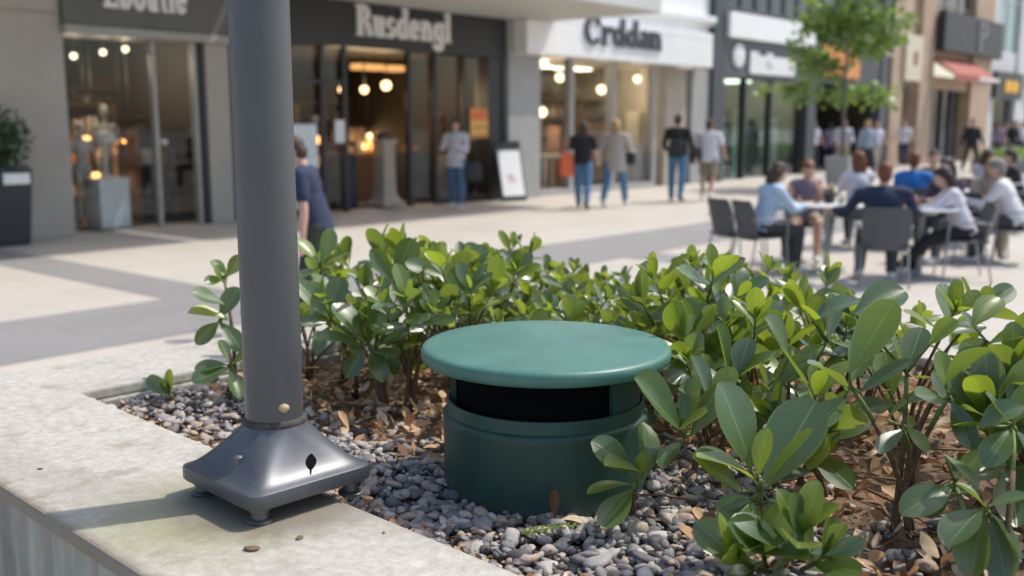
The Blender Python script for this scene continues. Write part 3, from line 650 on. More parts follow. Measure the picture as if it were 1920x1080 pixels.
# dry leaf litter and twigs below the shrubs
def litter():
    lm = LM(); rr = random.Random(2)
    for _ in range(6500):
        u = rr.uniform(.02, 4.2); v = rr.uniform(.05, 2.05)
        lim = .36 if u < 1.2 else (.6 if u < 1.75 else .42)
        if v < lim and rr.random() > .02: continue
        q = PL(u, v)
        if (Vector((q.x,q.y,0))-VC).length < .25: continue
        L_ = rr.uniform(.018, .062)
        mt = Matrix.Translation((u, v, SOIL+rr.uniform(.004, .03))) @ Euler((rr.gauss(0,.45), rr.gauss(0,.45), rr.uniform(0,6.28))).to_matrix().to_4x4()
        lm.leaf(mt, L_, L_*rr.uniform(.35,.6), rr.uniform(-.5,.8), rr.uniform(-1.2,1.4), 0, twist=rr.uniform(-.8,.8), nu=5, nv=3, kind=rr.choice(('obovate','oval')), wav=rr.uniform(0,.2))
    o = lm.build('leaf_litter', M['litter'], None, True, loc=PL(0,0), rot=(0,0,PANG))
    tag(o, 'brown dry leaf litter under the shrubs', 'leaf litter', kind='stuff')
    lm = LM()
    for _ in range(900):
        u = rr.uniform(.0, 3.6); v = abs(rr.gauss(0,.045))+.004
        L_ = rr.uniform(.007, .022); mt = Matrix.Translation((u, v, SOIL+rr.uniform(.012,.03))) @ Euler((rr.gauss(0,.5), rr.gauss(0,.5), rr.uniform(0,6.28))).to_matrix().to_4x4()
        lm.leaf(mt, L_, L_*rr.uniform(.4,.8), rr.uniform(-.5,.5), rr.uniform(-1,1), 0, nu=4, nv=3)
    o = lm.build('mulch', M['litter'], None, True, loc=PL(0,0), rot=(0,0,PANG)); tag(o, 'fine brown mulch crumbs along the inner edge of the ledge', 'mulch', kind='stuff')
    tw = MB()
    for _ in range(170):
        u = rr.uniform(.1, 3.6); v = rr.uniform(.35, 2.0); q = PL(u, v)
        if (Vector((q.x,q.y,0))-VC).length < .32: continue
        a = rr.uniform(0, 6.28); l = rr.uniform(.06,.22); z = SOIL+rr.uniform(.012,.035)
        p = Vector((u,v,z)); d = Vector((math.cos(a),math.sin(a),rr.uniform(-.1,.15)))
        tw.tube([p, p+d*l*.5+Vector((rr.uniform(-.01,.01),rr.uniform(-.01,.01),.004)), p+d*l], [.0035,.003,.0015], 5)
    o = tw.build('twig_litter', M['twig'], None, True, loc=PL(0,0), rot=(0,0,PANG)); tag(o, 'thin brown twigs scattered among the dry leaves', 'twigs', kind='stuff')
litter()
# single things lying about
lm = LM(); p = at(1050, 975, SOIL+.02)
lm.leaf(Matrix.Rotation(R(75),4,'Z'), .10, .035, .9, 1.5, 0, twist=.9); 
lm.leaf(Matrix.Rotation(R(-70),4,'Z'), .07, .03, .5, .8, 0, twist=-.4)
lm.leaf(Matrix.Translation((-.01,.0,.0))@Matrix.Rotation(R(15),4,'Z')@Matrix.Rotation(R(55),4,'X'), .06, .02, .9, -.8, 0)
tag(lm.build('curled_leaf', M['litter'], None, True, loc=p), 'curled brown dead leaf standing on the gravel before the green vent', 'dead leaf')
lm = LM(); sm = MB(); p = at(1030, 1000, SOIL+.022)
for k in range(9):
    t = k/8; 
    for sgn in (-1, 1):
        lm.leaf(Matrix.Translation((-.055+.11*t, .02*math.sin(t*2), .004))@Matrix.Rotation(R(-90)+sgn*R(55),4,'Z')@Matrix.Rotation(R(15),4,'X'), .022*(1-.4*t), .008, .2, .3, 0, nu=4, nv=3)
fr = empty('green_sprig', p, R(12), 'small bright green feathery sprig lying on the pebbles', 'sprig')
sm.tube([(-.06,0,.003),(0,.012,.006),(.06,.02,.004)], .0014, 5); sm.build('stalk', M['greenstem'], fr, True); lm.build('leaflets', M['young'], fr, True)
# crumbs on the ledge and a dry leaf on the post base
k = 0
for (px, py, s) in ((470,1032,.015),(562,1010,.009),(688,936,.013),(660,925,.009),(640,942,.006),(75,880,.008),(720,1000,.005)):
    p = at(px, py, LEDGE); m = MB(); mm = Matrix.Rotation(k*1.3,4,'Z')
    vv = IV*(1+.14*np.sin(IV*2.3+k).sum(1)[:,None])*np.array([s, s*.65, s*.2]); m.add([mm @ Vector(q) for q in vv], [tuple(f) for f in IF])
    o = m.build('pebble', M['twig'], None, True, loc=p+Vector((0,0,s*.2))); k += 1
    tag(o, 'small flat brown crumb lying on the concrete ledge', 'pebble', 'stone crumbs on the ledge')
c = PC+Vector((.030,-.0535,1.036)); m = MB(); vv = IV*(1+.16*np.sin(IV*2.6).sum(1)[:,None])*np.array([.011,.007,.009]); m.add([tuple(q) for q in vv], [tuple(f) for f in IF])
tag(m.build('dry_seed_pod', M['litter'], None, True, loc=c), 'small tan dry seed pod stuck to the foot of the lamp post', 'seed pod')
M['blackleaf'] = simple('rotten_leaf', (.005,.0045,.004), .9, spec=.1, var=.4, scale=90)
lm = LM(); fm = PL(0,0)
th = PANG-R(1); nrm = (Matrix.Rotation(th,3,'Z') @ Vector((.62,-.0,.78)))
# on the right hand slope of the cover
dr = Matrix.Rotation(th,4,'Z'); e = dr @ Matrix.Rotation(R(50.9),4,'Y')
p = PC+Vector((0,0,LEDGE)) + (dr @ Vector((.108, .012, zq(.9297)))) + (e @ Vector((0,0,.003)))
lm.leaf(e @ Matrix.Rotation(R(60),4,'Z') @ Matrix.Translation((0,-.016,.0)), .036, .021, .10, .12, 0, kind='oval', wav=.12)
lm.leaf(e @ Matrix.Rotation(R(-118),4,'Z') @ Matrix.Translation((0,.012,.0008)), .018, .0032, 0, 0, 0, nu=4, nv=3, kind='oval')
tag(lm.build('rotten_leaf', M['blackleaf'], None, True, loc=p), 'small black rotten leaf stuck on the sloping lamp post base', 'dead leaf')
# ------------------------------------------------------------------ buildings
for nm, col, rg, kw in (
    ('beige', (.36,.33,.285), .8, dict(scale=1.2, var=.08, bump=.1)), ('beam', (.30,.295,.27), .6, {}), ('fascia', (.105,.105,.10), .6, dict(scale=2)), ('charcoal', (.022,.023,.025), .5, dict(scale=2)),
    ('frame', (.018,.02,.022), .4, {}), ('alu', (.35,.34,.32), .4, dict(metallic=0)), ('conc', (.33,.33,.325), .85, dict(scale=1.0, bump=.15)), ('white', (.80,.80,.79), .55, dict(scale=1.5, var=.04)),
    ('canopy', (.56,.56,.52), .7, dict(scale=.8, var=.06)), ('slate', (.085,.092,.102), .55, dict(scale=2)), ('darkslate', (.05,.057,.068), .5, dict(scale=2)), ('tan', (.42,.305,.215), .8, dict(scale=1.5, var=.1)),
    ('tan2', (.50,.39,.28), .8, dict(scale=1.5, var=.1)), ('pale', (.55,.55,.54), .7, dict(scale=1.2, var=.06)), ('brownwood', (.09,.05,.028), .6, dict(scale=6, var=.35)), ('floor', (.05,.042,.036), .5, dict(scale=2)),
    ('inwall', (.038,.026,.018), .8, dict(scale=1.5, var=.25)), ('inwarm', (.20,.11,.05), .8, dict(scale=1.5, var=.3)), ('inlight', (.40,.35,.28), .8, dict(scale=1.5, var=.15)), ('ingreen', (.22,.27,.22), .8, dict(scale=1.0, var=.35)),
    ('cream', (.62,.55,.42), .7, {}), ('red', (.36,.11,.08), .8, {}), ('orange', (.66,.27,.09), .7, dict(scale=2.5, var=.3)), ('teal', (.16,.27,.28), .15, dict(scale=.6, var=.3)), ('darkglass', (.03,.036,.042), .08, dict(scale=.7, var=.4)),
    ('gold', (.75,.40,.05), .6, {}), ('letter', (.72,.715,.70), .5, {}), ('darkletter', (.06,.065,.075), .5, {}), ('board', (.60,.64,.66), .5, {}), ('lawn', (.22,.30,.05), .9, dict(scale=12, var=.4)),
    ('orangered', (.75,.16,.06), .7, {}), ('yellow', (.72,.42,.10), .7, {}), ('steel', (.3,.3,.3), .35, {}), ('chairgrey', (.075,.078,.085), .6, dict(scale=200, var=.3)), ('tabletop', (.66,.67,.66), .4, {}),
    ('leather', (.018,.018,.02), .5, {}), ('bagorange', (.72,.14,.05), .6, {}), ('brownpot', (.02,.022,.028), .5, {}), ('mannequin', (.55,.53,.5), .4, {}), ('goods1', (.25,.12,.05), .7, {}), ('goods2', (.30,.29,.27), .7, {}), ('goods3', (.05,.055,.07), .7, {}), ('greyplaque', (.42,.43,.45), .6, {}), ('dimgrey', (.17,.17,.18), .6, {})):
    kw = {k: v for k, v in kw.items() if k in ('scale','var','bump')}
    M[nm] = simple(nm, col, rg, **kw)
M['glass'] = glassmat('shop_glass', (.93,.94,.93), .55); M['greenglass'] = glassmat('green_shop_glass', (.84,.93,.89), .8)
M['bulb'] = emit('warm_bulb', (1,.66,.30), 3.6); M['bulbw'] = emit('pale_bulb', (1,.80,.5), 3.2); M['bulbo'] = emit('orange_lamp', (1,.42,.12), 4.0); M['strip'] = emit('warm_strip_light', (1,.5,.17), .8)

class Bld:
    """one shop building; boxes are given along the front (s), outwards (o) and up (z)"""
    def __init__(b, s0, label, name='shop_building'):
        b.s0 = s0; b.root = empty(name, F(s0,0,0), FANG, label, 'building')
    def box(b, m, s0, s1, o0, o1, z0, z1): m.box(s0-b.s0, s1-b.s0, -o1, -o0, z0, z1)
    def part(b, name, mat, boxes, bevel=.01, parent=None, one=False):
        if not one and len(boxes) > 1:
            return [b.part(name, mat, [bx], bevel, parent) for bx in boxes][0]
        m = MB()
        for bx in boxes: b.box(m, *bx)
        return m.build(name, mat, parent or b.root, bevel=bevel)
    def glass(b, name, mat, s0, s1, o, z0, z1, parent=None):
        return b.part(name, mat, [(s0, s1, o-.006, o+.006, z0, z1)], 0, parent)
    def window(b, s0, s1, o, z0, z1, frame='frame', pane='darkglass', nx=1, nz=1, w_=.06):
        bs = [(s0, s0+w_, o-.02, o+.08, z0, z1), (s1-w_, s1, o-.02, o+.08, z0, z1), (s0+w_, s1-w_, o-.02, o+.08, z1-w_, z1), (s0+w_, s1-w_, o-.02, o+.08, z0, z0+w_)]
        for k in range(1, nx): x = s0+(s1-s0)*k/nx; bs.append((x-.03, x+.03, o-.015, o+.075, z0+w_, z1-w_))
        for k in range(1, nz): z = z0+(z1-z0)*k/nz; bs.append((s0+w_, s1-w_, o-.01, o+.07, z-.03, z+.03))
        f = b.part('window', M[frame], bs, .006, None, True)
        b.part('pane', M[pane], [(s0+w_*.5, s1-w_*.5, o+.012, o+.03, z0+w_*.5, z1-w_*.5)], 0, f); return f
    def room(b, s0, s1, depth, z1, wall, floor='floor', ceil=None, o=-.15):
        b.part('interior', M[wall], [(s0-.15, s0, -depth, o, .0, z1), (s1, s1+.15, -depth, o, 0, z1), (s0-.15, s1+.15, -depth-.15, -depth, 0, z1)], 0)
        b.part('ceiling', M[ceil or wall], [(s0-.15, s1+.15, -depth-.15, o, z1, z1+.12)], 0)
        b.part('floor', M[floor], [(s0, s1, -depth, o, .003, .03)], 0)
# ---- lettering from strokes
def glyph(ch, T=.15):
    """polygons for one character, baseline 0, x-height .5, cap .74"""
    P = []; t = T; th = T*.55; X = .5; H = .74; A = .76
    def rect(x0,x1,y0,y1): P.append([(x0,y0),(x1,y0),(x1,y1),(x0,y1)])
    def arc(cx,cy,rx,ry,a0,a1,w0,w1,n=14):
        a = []; 
        for k in range(n+1):
            q = R(a0+(a1-a0)*k/n); wv = w0*abs(math.cos(q))+w1*abs(math.sin(q))
            a.append(((cx+rx*math.cos(q), cy+ry*math.sin(q)), (cx+(rx-wv)*math.cos(q), cy+(ry-wv)*math.sin(q))))
        for k in range(n): P.append([a[k][0], a[k+1][0], a[k+1][1], a[k][1]])
    def serif(x0,x1,y): rect(x0-.05, x1+.05, y, y+.05) if y < .3 else rect(x0-.05, x1, y-.05, y)
    wd = .5
    if ch == 'R': rect(.06,.06+t,0,H); serif(.06,.06+t,0); rect(.0,.07,H-.05,H); arc(.25,H-.2,.24,.2,-90,90,t,th); rect(.06+t,.26,H-th,H); rect(.06+t,.26,H-.4,H-.4+th); P.append([(.26,.37),(.26+t,.37),(.58,0),(.58-t,0)]); wd=.6
    elif ch == 'u': rect(.05,.05+t,.17,X); rect(.0,.05,X-.05,X); arc(.24,.2,.19,.21,180,360,t,th); rect(.43-t,.43,0,X); rect(.43,.49,0,.05); wd=.52
    elif ch == 's': arc(.2,.365,.18,.145,20,270,t*.85,th); arc(.2,.14,.19,.15,-160,90,t*.85,th); wd=.43
    elif ch in 'dg':
        arc(.23,.245,.22,.255,0,360,t,th,24)
        if ch == 'd': rect(.45-t,.45,0,A); rect(.45,.5,0,.05); rect(.45-t-.05,.45-t,A-.05,A); wd=.53
        else: rect(.45-t,.45,-.05,X); rect(.45,.5,X-.05,X); arc(.23,-.05,.22,.2,180,360,t,th); wd=.53
    elif ch == 'e': arc(.23,.25,.22,.26,15,325,t,th,22); rect(.05,.44,.22,.22+th); wd=.5
    elif ch == 'n': rect(.05,.05+t,0,X); serif(.05,.05+t,0); rect(0,.05,X-.05,X); arc(.26,.3,.19,.21,0,180,t,th); rect(.45-t,.45,0,.3); serif(.45-t,.45,0); wd=.54
    elif ch == 'l': rect(.05,.05+t,0,A); serif(.05,.05+t,0); rect(0,.05,A-.05,A); wd=.28
    elif ch == 'C': arc(.33,.37,.31,.39,42,318,t,th,26); rect(.5,.5+t*.5,.5,.66); wd=.64
    elif ch == 'r': rect(.05,.05+t,0,X); serif(.05,.05+t,0); rect(0,.05,X-.05,X); arc(.3,.27,.21,.24,40,150,t,th*1.3); wd=.44
    elif ch == 'a': arc(.21,.34,.18,.17,0,150,t,th); rect(.39-t,.39,0,.34); arc(.19,.15,.17,.16,0,360,t*.8,th,20); rect(.39,.45,0,.05); wd=.47
    elif ch == 'L': rect(.06,.06+t,0,H); rect(0,.48,0,th*1.2); rect(.42,.48,0,.2); rect(0,.27,H-.05,H); wd=.52
    elif ch == 'b': rect(.05,.05+t,0,A); arc(.27,.245,.22,.255,0,360,t,th,24); rect(0,.05,A-.05,A); wd=.53
    elif ch == 'o': arc(.24,.245,.23,.26,0,360,t,th,26); wd=.51
    elif ch == 't': rect(.1,.1+t,.1,.66); rect(0,.34,X-th,X); arc(.24,.13,.14,.14,180,300,t,th); wd=.36
    elif ch == 'P': rect(.06,.06+t,0,H); arc(.25,H-.2,.24,.2,-90,90,t,th); rect(.06+t,.26,H-th,H); rect(.06+t,.26,H-.4,H-.4+th); wd=.55
    elif ch == '|': rect(.02,.02+t,0,X); wd=.2
    return P, wd
def lettering(b, text, sc0, z0, h, o, mat, parent, track=.0, depth=.05, T=.15, wid=1.0):
    """raised letters centred on sc0 along the front; h = em size"""
    ws = [glyph(c, T)[1] for c in text]; W = (sum(ws)+track*(len(ws)-1))*h*wid; x = sc0-W/2-b.s0; m = MB(); k = 0
    for c in text:
        P, wd = glyph(c, T)
        for pol in P:
            k += 1; y1 = -(o+depth+.0006*(k % 23)); y0 = -(o+.001)
            area = sum(pol[i][0]*pol[(i+1)%4][1]-pol[(i+1)%4][0]*pol[i][1] for i in range(4))
            if area < 0: pol = pol[::-1]
            fr = [(x+px*h*wid, y1, z0+py*h) for px, py in pol]; bk = [(x+px*h*wid, y0, z0+py*h) for px, py in pol]
            m.add(fr+bk, [(0,1,2,3),(4,7,6,5)]+[(i,4+i,4+(i+1)%4,(i+1)%4) for i in range(4)])
        x += (wd+track)*h*wid
    return m.build('lettering', M[mat], parent)
def pendant(px, py, s, o, r, mat, label, group, ztop=None, name='pendant_lamp', glow=0):
    """a lit globe on a cord; where the ray of the photograph meets the depth o behind the front"""
    a, f, u = ray(px, py)
    # solve t so that the point lies on the plane at outward distance o
    d = Vector((a, f, u)); c = Vector((0,0,CAM_H)); t = (o-(c-FB).dot(FN))/d.dot(FN); p = c+d*t
    root = empty(name, p, 0, label, 'lamp', group)
    m = MB(); m.ell(Matrix.Identity(4), (r,r,r), 16, 12); m.build('globe', M[mat], root, True)
    zt = (ztop or 2.95)-p.z
    m = MB(); m.tube([(0,0,r*.9),(0,0,max(r*1.2, zt))], .012, 6); m.lathe([(.05,r*.85),(.045,r*1.15),(.015,r*1.3)], 12); m.build('cord', M['frame'], root, True)
    if glow:
        ld = bpy.data.lights.new('bulb_light', 'POINT'); ld.energy = glow; ld.color = {'bulb': (1,.72,.42), 'bulbw': (1,.82,.6), 'bulbo': (1,.5,.2)}[mat]; ld.shadow_soft_size = .06
        lo = bpy.data.objects.new('bulb_light', ld); COL.objects.link(lo); lo.parent = root; lo.location = (0,0,-r-.1)
    return root
def onfront(px, py, o):
    a, f, u = ray(px, py); d = Vector((a, f, u)); c = Vector((0,0,CAM_H)); t = (o-(c-FB).dot(FN))/d.dot(FN); return c+d*t

# ======== shop one, beige pier with grey fascia
b = Bld(-12, 'beige stone building at the far left with a grey fascia above a dark shop window')
b.part('pier', M['beige'], [(-17,-10.08,-.6,.0,0,3.12), (-17,-10.08,-.6,-.012,3.12,3.145), (-17,-10.08,-.6,0,3.145,10), (-7.78,-7.36,-.5,0,0,2.9)])
b.part('upper_wall', M['beige'], [(-10.08,-7.36,-.6,-.02,4.25,10)])
fa = b.part('fascia', M['fascia'], [(-10.08,-7.36,-.5,.08,2.99,4.25)])
b.part('lintel', M['beam'], [(-10.08,-7.36,-.5,.13,2.86,2.985)])
lettering(b, 'Lboatle', -8.80, 3.26, .72, .08, 'letter', fa, -.02, wid=.62)
b.part('mullion', M['alu'], [(-8.66,-8.60,-.2,-.08,0,2.86), (-7.95,-7.89,-.2,-.08,0,2.86), (-10.08,-10.02,-.2,-.08,0,2.86)])
b.part('side_panel', M['charcoal'], [(-7.87,-7.785,-.25,-.05,0,2.86), (-7.36,-7.0,-.5,-.08,0,4.25)])
b.glass('pane', M['glass'], -10.02, -8.66, -.14, 0.02, 2.86)
dr_ = b.glass('door', M['glass'], -8.60, -7.95, -.14, .02, 2.86); b.part('handle', M['alu'], [(-8.59,-8.50,-.12,-.02,1.28,1.36)], .01, dr_)
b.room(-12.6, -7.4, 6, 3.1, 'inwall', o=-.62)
b.part('canopy', M['canopy'], [(-17,-7.0,.0,3.3,4.26,4.55)], .02)
for k in range(4): b.window(-16+k*2.3, -14.6+k*2.3, 0, 5.6, 7.8)

# ======== shop two
b2 = Bld(-3.5, 'dark charcoal shop with pale lettering on its fascia and a warm lit open entrance')
b2.part('pier', M['frame'], [(-7.0,-6.2,-.4,0,0,2.96), (-1.1,-.62,-.4,0,0,2.96)])
fa = b2.part('fascia', M['charcoal'], [(-7.0,-.62,-.4,.06,2.96,3.755)])
lettering(b2, 'Rusdengl', -3.52, 3.17, .74, .06, 'letter', fa, -.05, wid=.92, T=.17)
b2.part('canopy', M['canopy'], [(-7.0,.45,.0,3.2,3.76,4.1)], .02)
b2.part('upper_wall', M['conc'], [(-7.0,-.62,-.5,-.02,3.755,11)])
for k in range(2): b2.window(-6.2+k*2.9, -4.2+k*2.9, 0, 5.6, 7.8)
def scol(px, py=400):
    q = (px-960)/FPX/ray(px, py)[1]; return (22.3*q-.23)/(.653-.757*q)
mul = [scol(x) for x in (550, 616, 657, 776, 824, 877, 922)]
b2.part('mullion', M['frame'], [(x-.045,x+.045,-.15,-.05,0,2.955) for x in mul] + [(mul[0]+.06,mul[1]-.06,-.24,-.06,2.3,2.38), (mul[1]+.06,mul[2]-.06,-.24,-.06,2.3,2.38)], .008)
b2.part('sill', M['frame'], [(mul[0]+.06,mul[1]-.06,-.24,-.04,0,.14), (mul[4]+.06,mul[6]-.06,-.24,-.04,0,.14)], .008)
for i in (0,1,3,4,5): b2.glass('pane', M['glass'], mul[i]+.06, mul[i+1]-.06, -.15, .15, 2.95)
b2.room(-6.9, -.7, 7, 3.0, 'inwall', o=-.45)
b2.part('back_panel', M['inwarm'], [(-6.4,-1.2,-6.95,-6.85,1.0,2.7)], .01)
b2.part('strip_light', M['strip'], [(-2.6,-1.9,-2.6,-2.3,2.74,2.86), (-4.7,-3.4,-4.0,-3.8,2.75,2.84), (-1.7,-1.3,-2.6,-2.3,2.74,2.86)], 0)
# ======== shop three
b3 = Bld(3.5, 'white fronted shop with a projecting white fascia and dark serif lettering')
b3.part('pier', M['conc'], [(-.6,.47,-.5,.12,0,3.75), (6.95,7.84,-.5,.06,0,3.05)], .012)
b3.part('pilaster', M['inlight'], [(5.7,6.7,-.5,.02,0,3.05)], .01)
b3.part('upper_wall', M['white'], [(.46,7.84,-.5,.0,3.94,11), (-.61,.46,-.5,.0,4.11,11)])
b3.part('cornice', M['white'], [(.47,7.86,.0,.22,4.28,4.44), (.47,7.86,.0,.14,4.2,4.28)], .02)
fa = b3.part('fascia', M['white'], [(-.45,7.2,.12,.5,3.06,3.75), (.46,7.2,.0,.5,3.755,3.93)], .015)
lettering(b3, 'Crddan', 3.1, 3.37, .84, .5, 'darkletter', fa, -.03, wid=1.28, T=.13)
mul = [scol(x) for x in (1008, 1073, 1150, 1226)]
b3.part('mullion', M['alu'], [(x-.07,x+.07,-.25,-.03,0,3.05) for x in mul], .008)
for i in range(3): b3.glass('pane', M['glass'], mul[i]+.07, mul[i+1]-.07, -.15, .12, 3.05)
b3.part('plinth', M['conc'], [(mul[0]+.07,mul[3]-.07,-.3,.02,0,.12)])
b3.room(.3, 6.9, 6, 3.1, 'inlight', 'floor', o=-.52)
b3.part('fill_panel_warm', emit('warm_fill_emission', (1,.86,.66), 3.5), [(.9+k*1.7,2.1+k*1.7,-2.6,-2.2,3.02,3.07) for k in range(3)], 0)  # added glowing panels, not seen lamps; they brighten this room
b3.part('shelving', M['brownwood'], [(.6,3.2,-5.9,-5.5,.4,2.4), (3.8,5.6,-4.2,-3.9,1.2,2.3), (2.2,2.9,-3.4,-3.0,1.7,2.5), (.9,1.8,-3,-2.6,.0,1.9)], .01)
for k in range(2): b3.window(1.0+k*3.4, 3.2+k*3.4, 0, 5.8, 8, 'white')
# ======== shop four
b4 = Bld(11, 'dark slate grey shop with a green tinted glass front and a white plaque sign')
b4.part('pier', M['darkslate'], [(7.86,8.5,-.5,.16,0,11), (13.95,14.6,-.5,.10,0,11)], .012)
fa = b4.part('fascia', M['slate'], [(8.5,13.95,-.4,.12,2.9,3.95)])
b4.part('cornice', M['white'], [(8.5,13.95,-.4,.28,3.96,4.65)], .02)
b4.part('upper_wall', M['slate'], [(8.5,13.95,-.5,-.02,4.66,11)])
for k in range(6): b4.window(8.55+k*.9, 9.42+k*.9, .0, 4.75, 7.2, 'slate')
m = MB(); mm = Matrix.Translation((scol(1366)-11, -.125, 3.5)) @ Matrix.Rotation(R(90),4,'X'); m.lathe([(.33,0),(.33,.05),(.30,.06),(.005,.061)], 28)
m.v = [tuple(mm @ Vector(v)) for v in m.v]; m.build('round_emblem', M['letter'], fa, True, autos=40)
sp = b4.part('name_plaque', M['letter'], [(scol(1386),scol(1468),.121,.19,3.02,3.55), (scol(1386),scol(1402),.121,.188,3.551,3.66), (scol(1416),scol(1428),.121,.188,3.551,3.66)], .02, fa)
b4.part('plaque_mark', M['greyplaque'], [(scol(1416),scol(1421),.1905,.196,3.2,3.45), (scol(1422.5),scol(1427),.1905,.196,3.2,3.32)], 0, fa)
mul = [scol(x) for x in (1346, 1392, 1440, 1496)]
b4.part('mullion', M['frame'], [(x-.06,x+.06,-.22,-.03,0,2.9) for x in mul], .008)
for i in range(3): b4.glass('pane', M['greenglass'], mul[i]+.06, mul[i+1]-.06, -.13, .05, 2.9)
b4.room(8.3, 14.1, 5, 3.0, 'ingreen', 'floor', 'inlight', o=-.52)
b4.part('fill_panel_pale', emit('pale_fill_emission', (.9,1,.9), 2.4), [(8.7,9.7,-2.2,-1.4,2.9,2.96), (10.3,11.3,-2.2,-1.4,2.9,2.96), (12.0,13.0,-2.2,-1.4,2.9,2.96)], 0)  # made-up emitters under the ceiling, put in to lighten the interior
# ======== dark shop behind the tree
b5 = Bld(17.5, 'dark shop building behind the street tree with an orange sign')
fa = b5.part('fascia', M['darkslate'], [(14.6,20.3,-.4,.05,2.9,4.5)])
b5.part('orange_sign', M['orange'], [(14.9,17.8,.05,.18,3.1,4.1)], .02, fa)
b5.part('pier', M['slate'], [(20.0,20.7,-.5,.1,0,12)], .012)
b5.part('upper_wall', M['darkslate'], [(14.6,20.0,-.5,-.02,4.5,12)])
for k in range(4): b5.window(14.8+k*1.3, 15.9+k*1.3, 0, 4.9, 7.6, 'slate')
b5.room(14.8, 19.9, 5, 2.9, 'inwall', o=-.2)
b5.part('timber_panel', M['brownwood'], [(15.0,16.4,-4.8,-4.6,.0,2.6)], .01)
# ======== tan building
b6 = Bld(26, 'tan brick building with pilasters, a cream panel sign and a dark red awning')
pil = [scol(1660), scol(1697), scol(1722), scol(1738), scol(1796), scol(1828)]
b6.part('pilaster', M['tan'], [(20.72,pil[0]+.5,-.4,.2,0,13), (pil[1],pil[2],-.4,.25,0,13), (pil[4]-.2,pil[5],-.4,.25,0,13)], .015)
b6.part('wall', M['tan2'], [(pil[0]+.5,pil[1],-.5,0,4.9,13), (pil[2],pil[4]-.2,-.5,0,7.8,13)])
b6.part('door_recess', M['brownwood'], [(pil[0]+.5,pil[1],-.5,-.3,0,3.0)])
b6.part('cream_panel', M['cream'], [(pil[0]+.3,pil[1]-.1,.205,.33,3.2,4.9)], .02)
b6.part('panel_mark', M['goods1'], [(pil[1]-1.0,pil[1]-.6,.331,.345,3.8,4.3)], .01)
b6.window(pil[2], pil[4]-.2, -.05, 4.9, 7.8, 'tan', 'darkglass', 3, 2)
b6.part('shopfront', M['darkglass'], [(pil[2],pil[4]-.2,-.3,-.25,.2,3.0)], 0)
b6.part('shopfront_frame', M['slate'], [(pil[2]+k*(pil[4]-.2-pil[2])/4,pil[2]+k*(pil[4]-.2-pil[2])/4+.12,-.25,-.12,0,3.0) for k in range(4)], .01)
b6.part('lintel', M['tan2'], [(pil[2],pil[4]-.2,-.3,.05,3.0,3.5), (pil[2],pil[4]-.2,-.3,.05,4.3,4.9)])
m = MB(); s0, s1 = pil[2]-.1-26, pil[4]-.1-26
m.rings([[(s, -.06, 4.25), (s, -.16, 4.27), (s, -1.15, 3.55), (s, -1.15, 3.30), (s, -1.10, 3.30), (s, -1.08, 3.50), (s, -.06, 4.15)] for s in (s0, s1)])
aw = m.build('awning', M['red'], b6.root)
b6.part('awning_lettering', M['letter'], [(pil[3]+1.8,pil[3]+4.6,1.151,1.165,3.36,3.50)], .01, aw)
sg = b6.part('projecting_sign', M['charcoal'], [(pil[2]-.1,pil[5]+.2,.3,.62,4.45,6.0)], .03)
lettering(b6, 'P', pil[4]-.35, 4.62, 1.65, .62, 'dimgrey', sg, wid=1.7)
# ======== pale building with teal bays
b7 = Bld(35, 'pale rendered building with tall teal glass bays and a dark sign with orange letters')
b7.part('pier', M['pale'], [(pil[5],pil[5]+.8,-.5,.2,0,14), (36.9,38.2,-.5,.2,0,14)], .015)
b7.part('spandrel', M['pale'], [(pil[5]+.8,36.9,-.5,.1,4.0,4.9), (pil[5]+.8,36.9,-.5,.1,9.6,14)])
b7.window(pil[5]+.8, 36.9, 0, 4.9, 9.6, 'pale', 'teal', 2, 2)
fa = b7.part('fascia', M['charcoal'], [(pil[5]+.4,37.2,.12,.4,2.75,3.98)], .02)
lettering(b7, '||o|||', 35.2, 3.05, 1.1, .4, 'gold', fa, -.02, wid=1.35, T=.2)
b7.window(pil[5]+.8, 36.9, -.1, 0, 2.74, 'slate', 'darkglass', 4, 1)
# ======== white building at the far end
b8 = Bld(50, 'white stone building at the far right end of the street')
b8.part('wall', M['pale'], [(38.22,75,-.5,.0,3.4,14)])
b8.part('pier', M['pale'], [(38.22+k*4.2,39.2+k*4.2,-.5,.12,0,3.4) for k in range(9)], .015)
b8.part('cornice', M['white'], [(38.22,75,.0,.5,3.6,4.1)], .03)
for k in range(8):
    b8.window(39.2+k*4.2, 42.4+k*4.2, -.1, 0, 3.4, 'slate', 'darkglass', 3, 1); b8.window(39.4+k*4.2, 42.2+k*4.2, .0, 5.0, 8.2, 'white', 'darkglass', 2, 2)
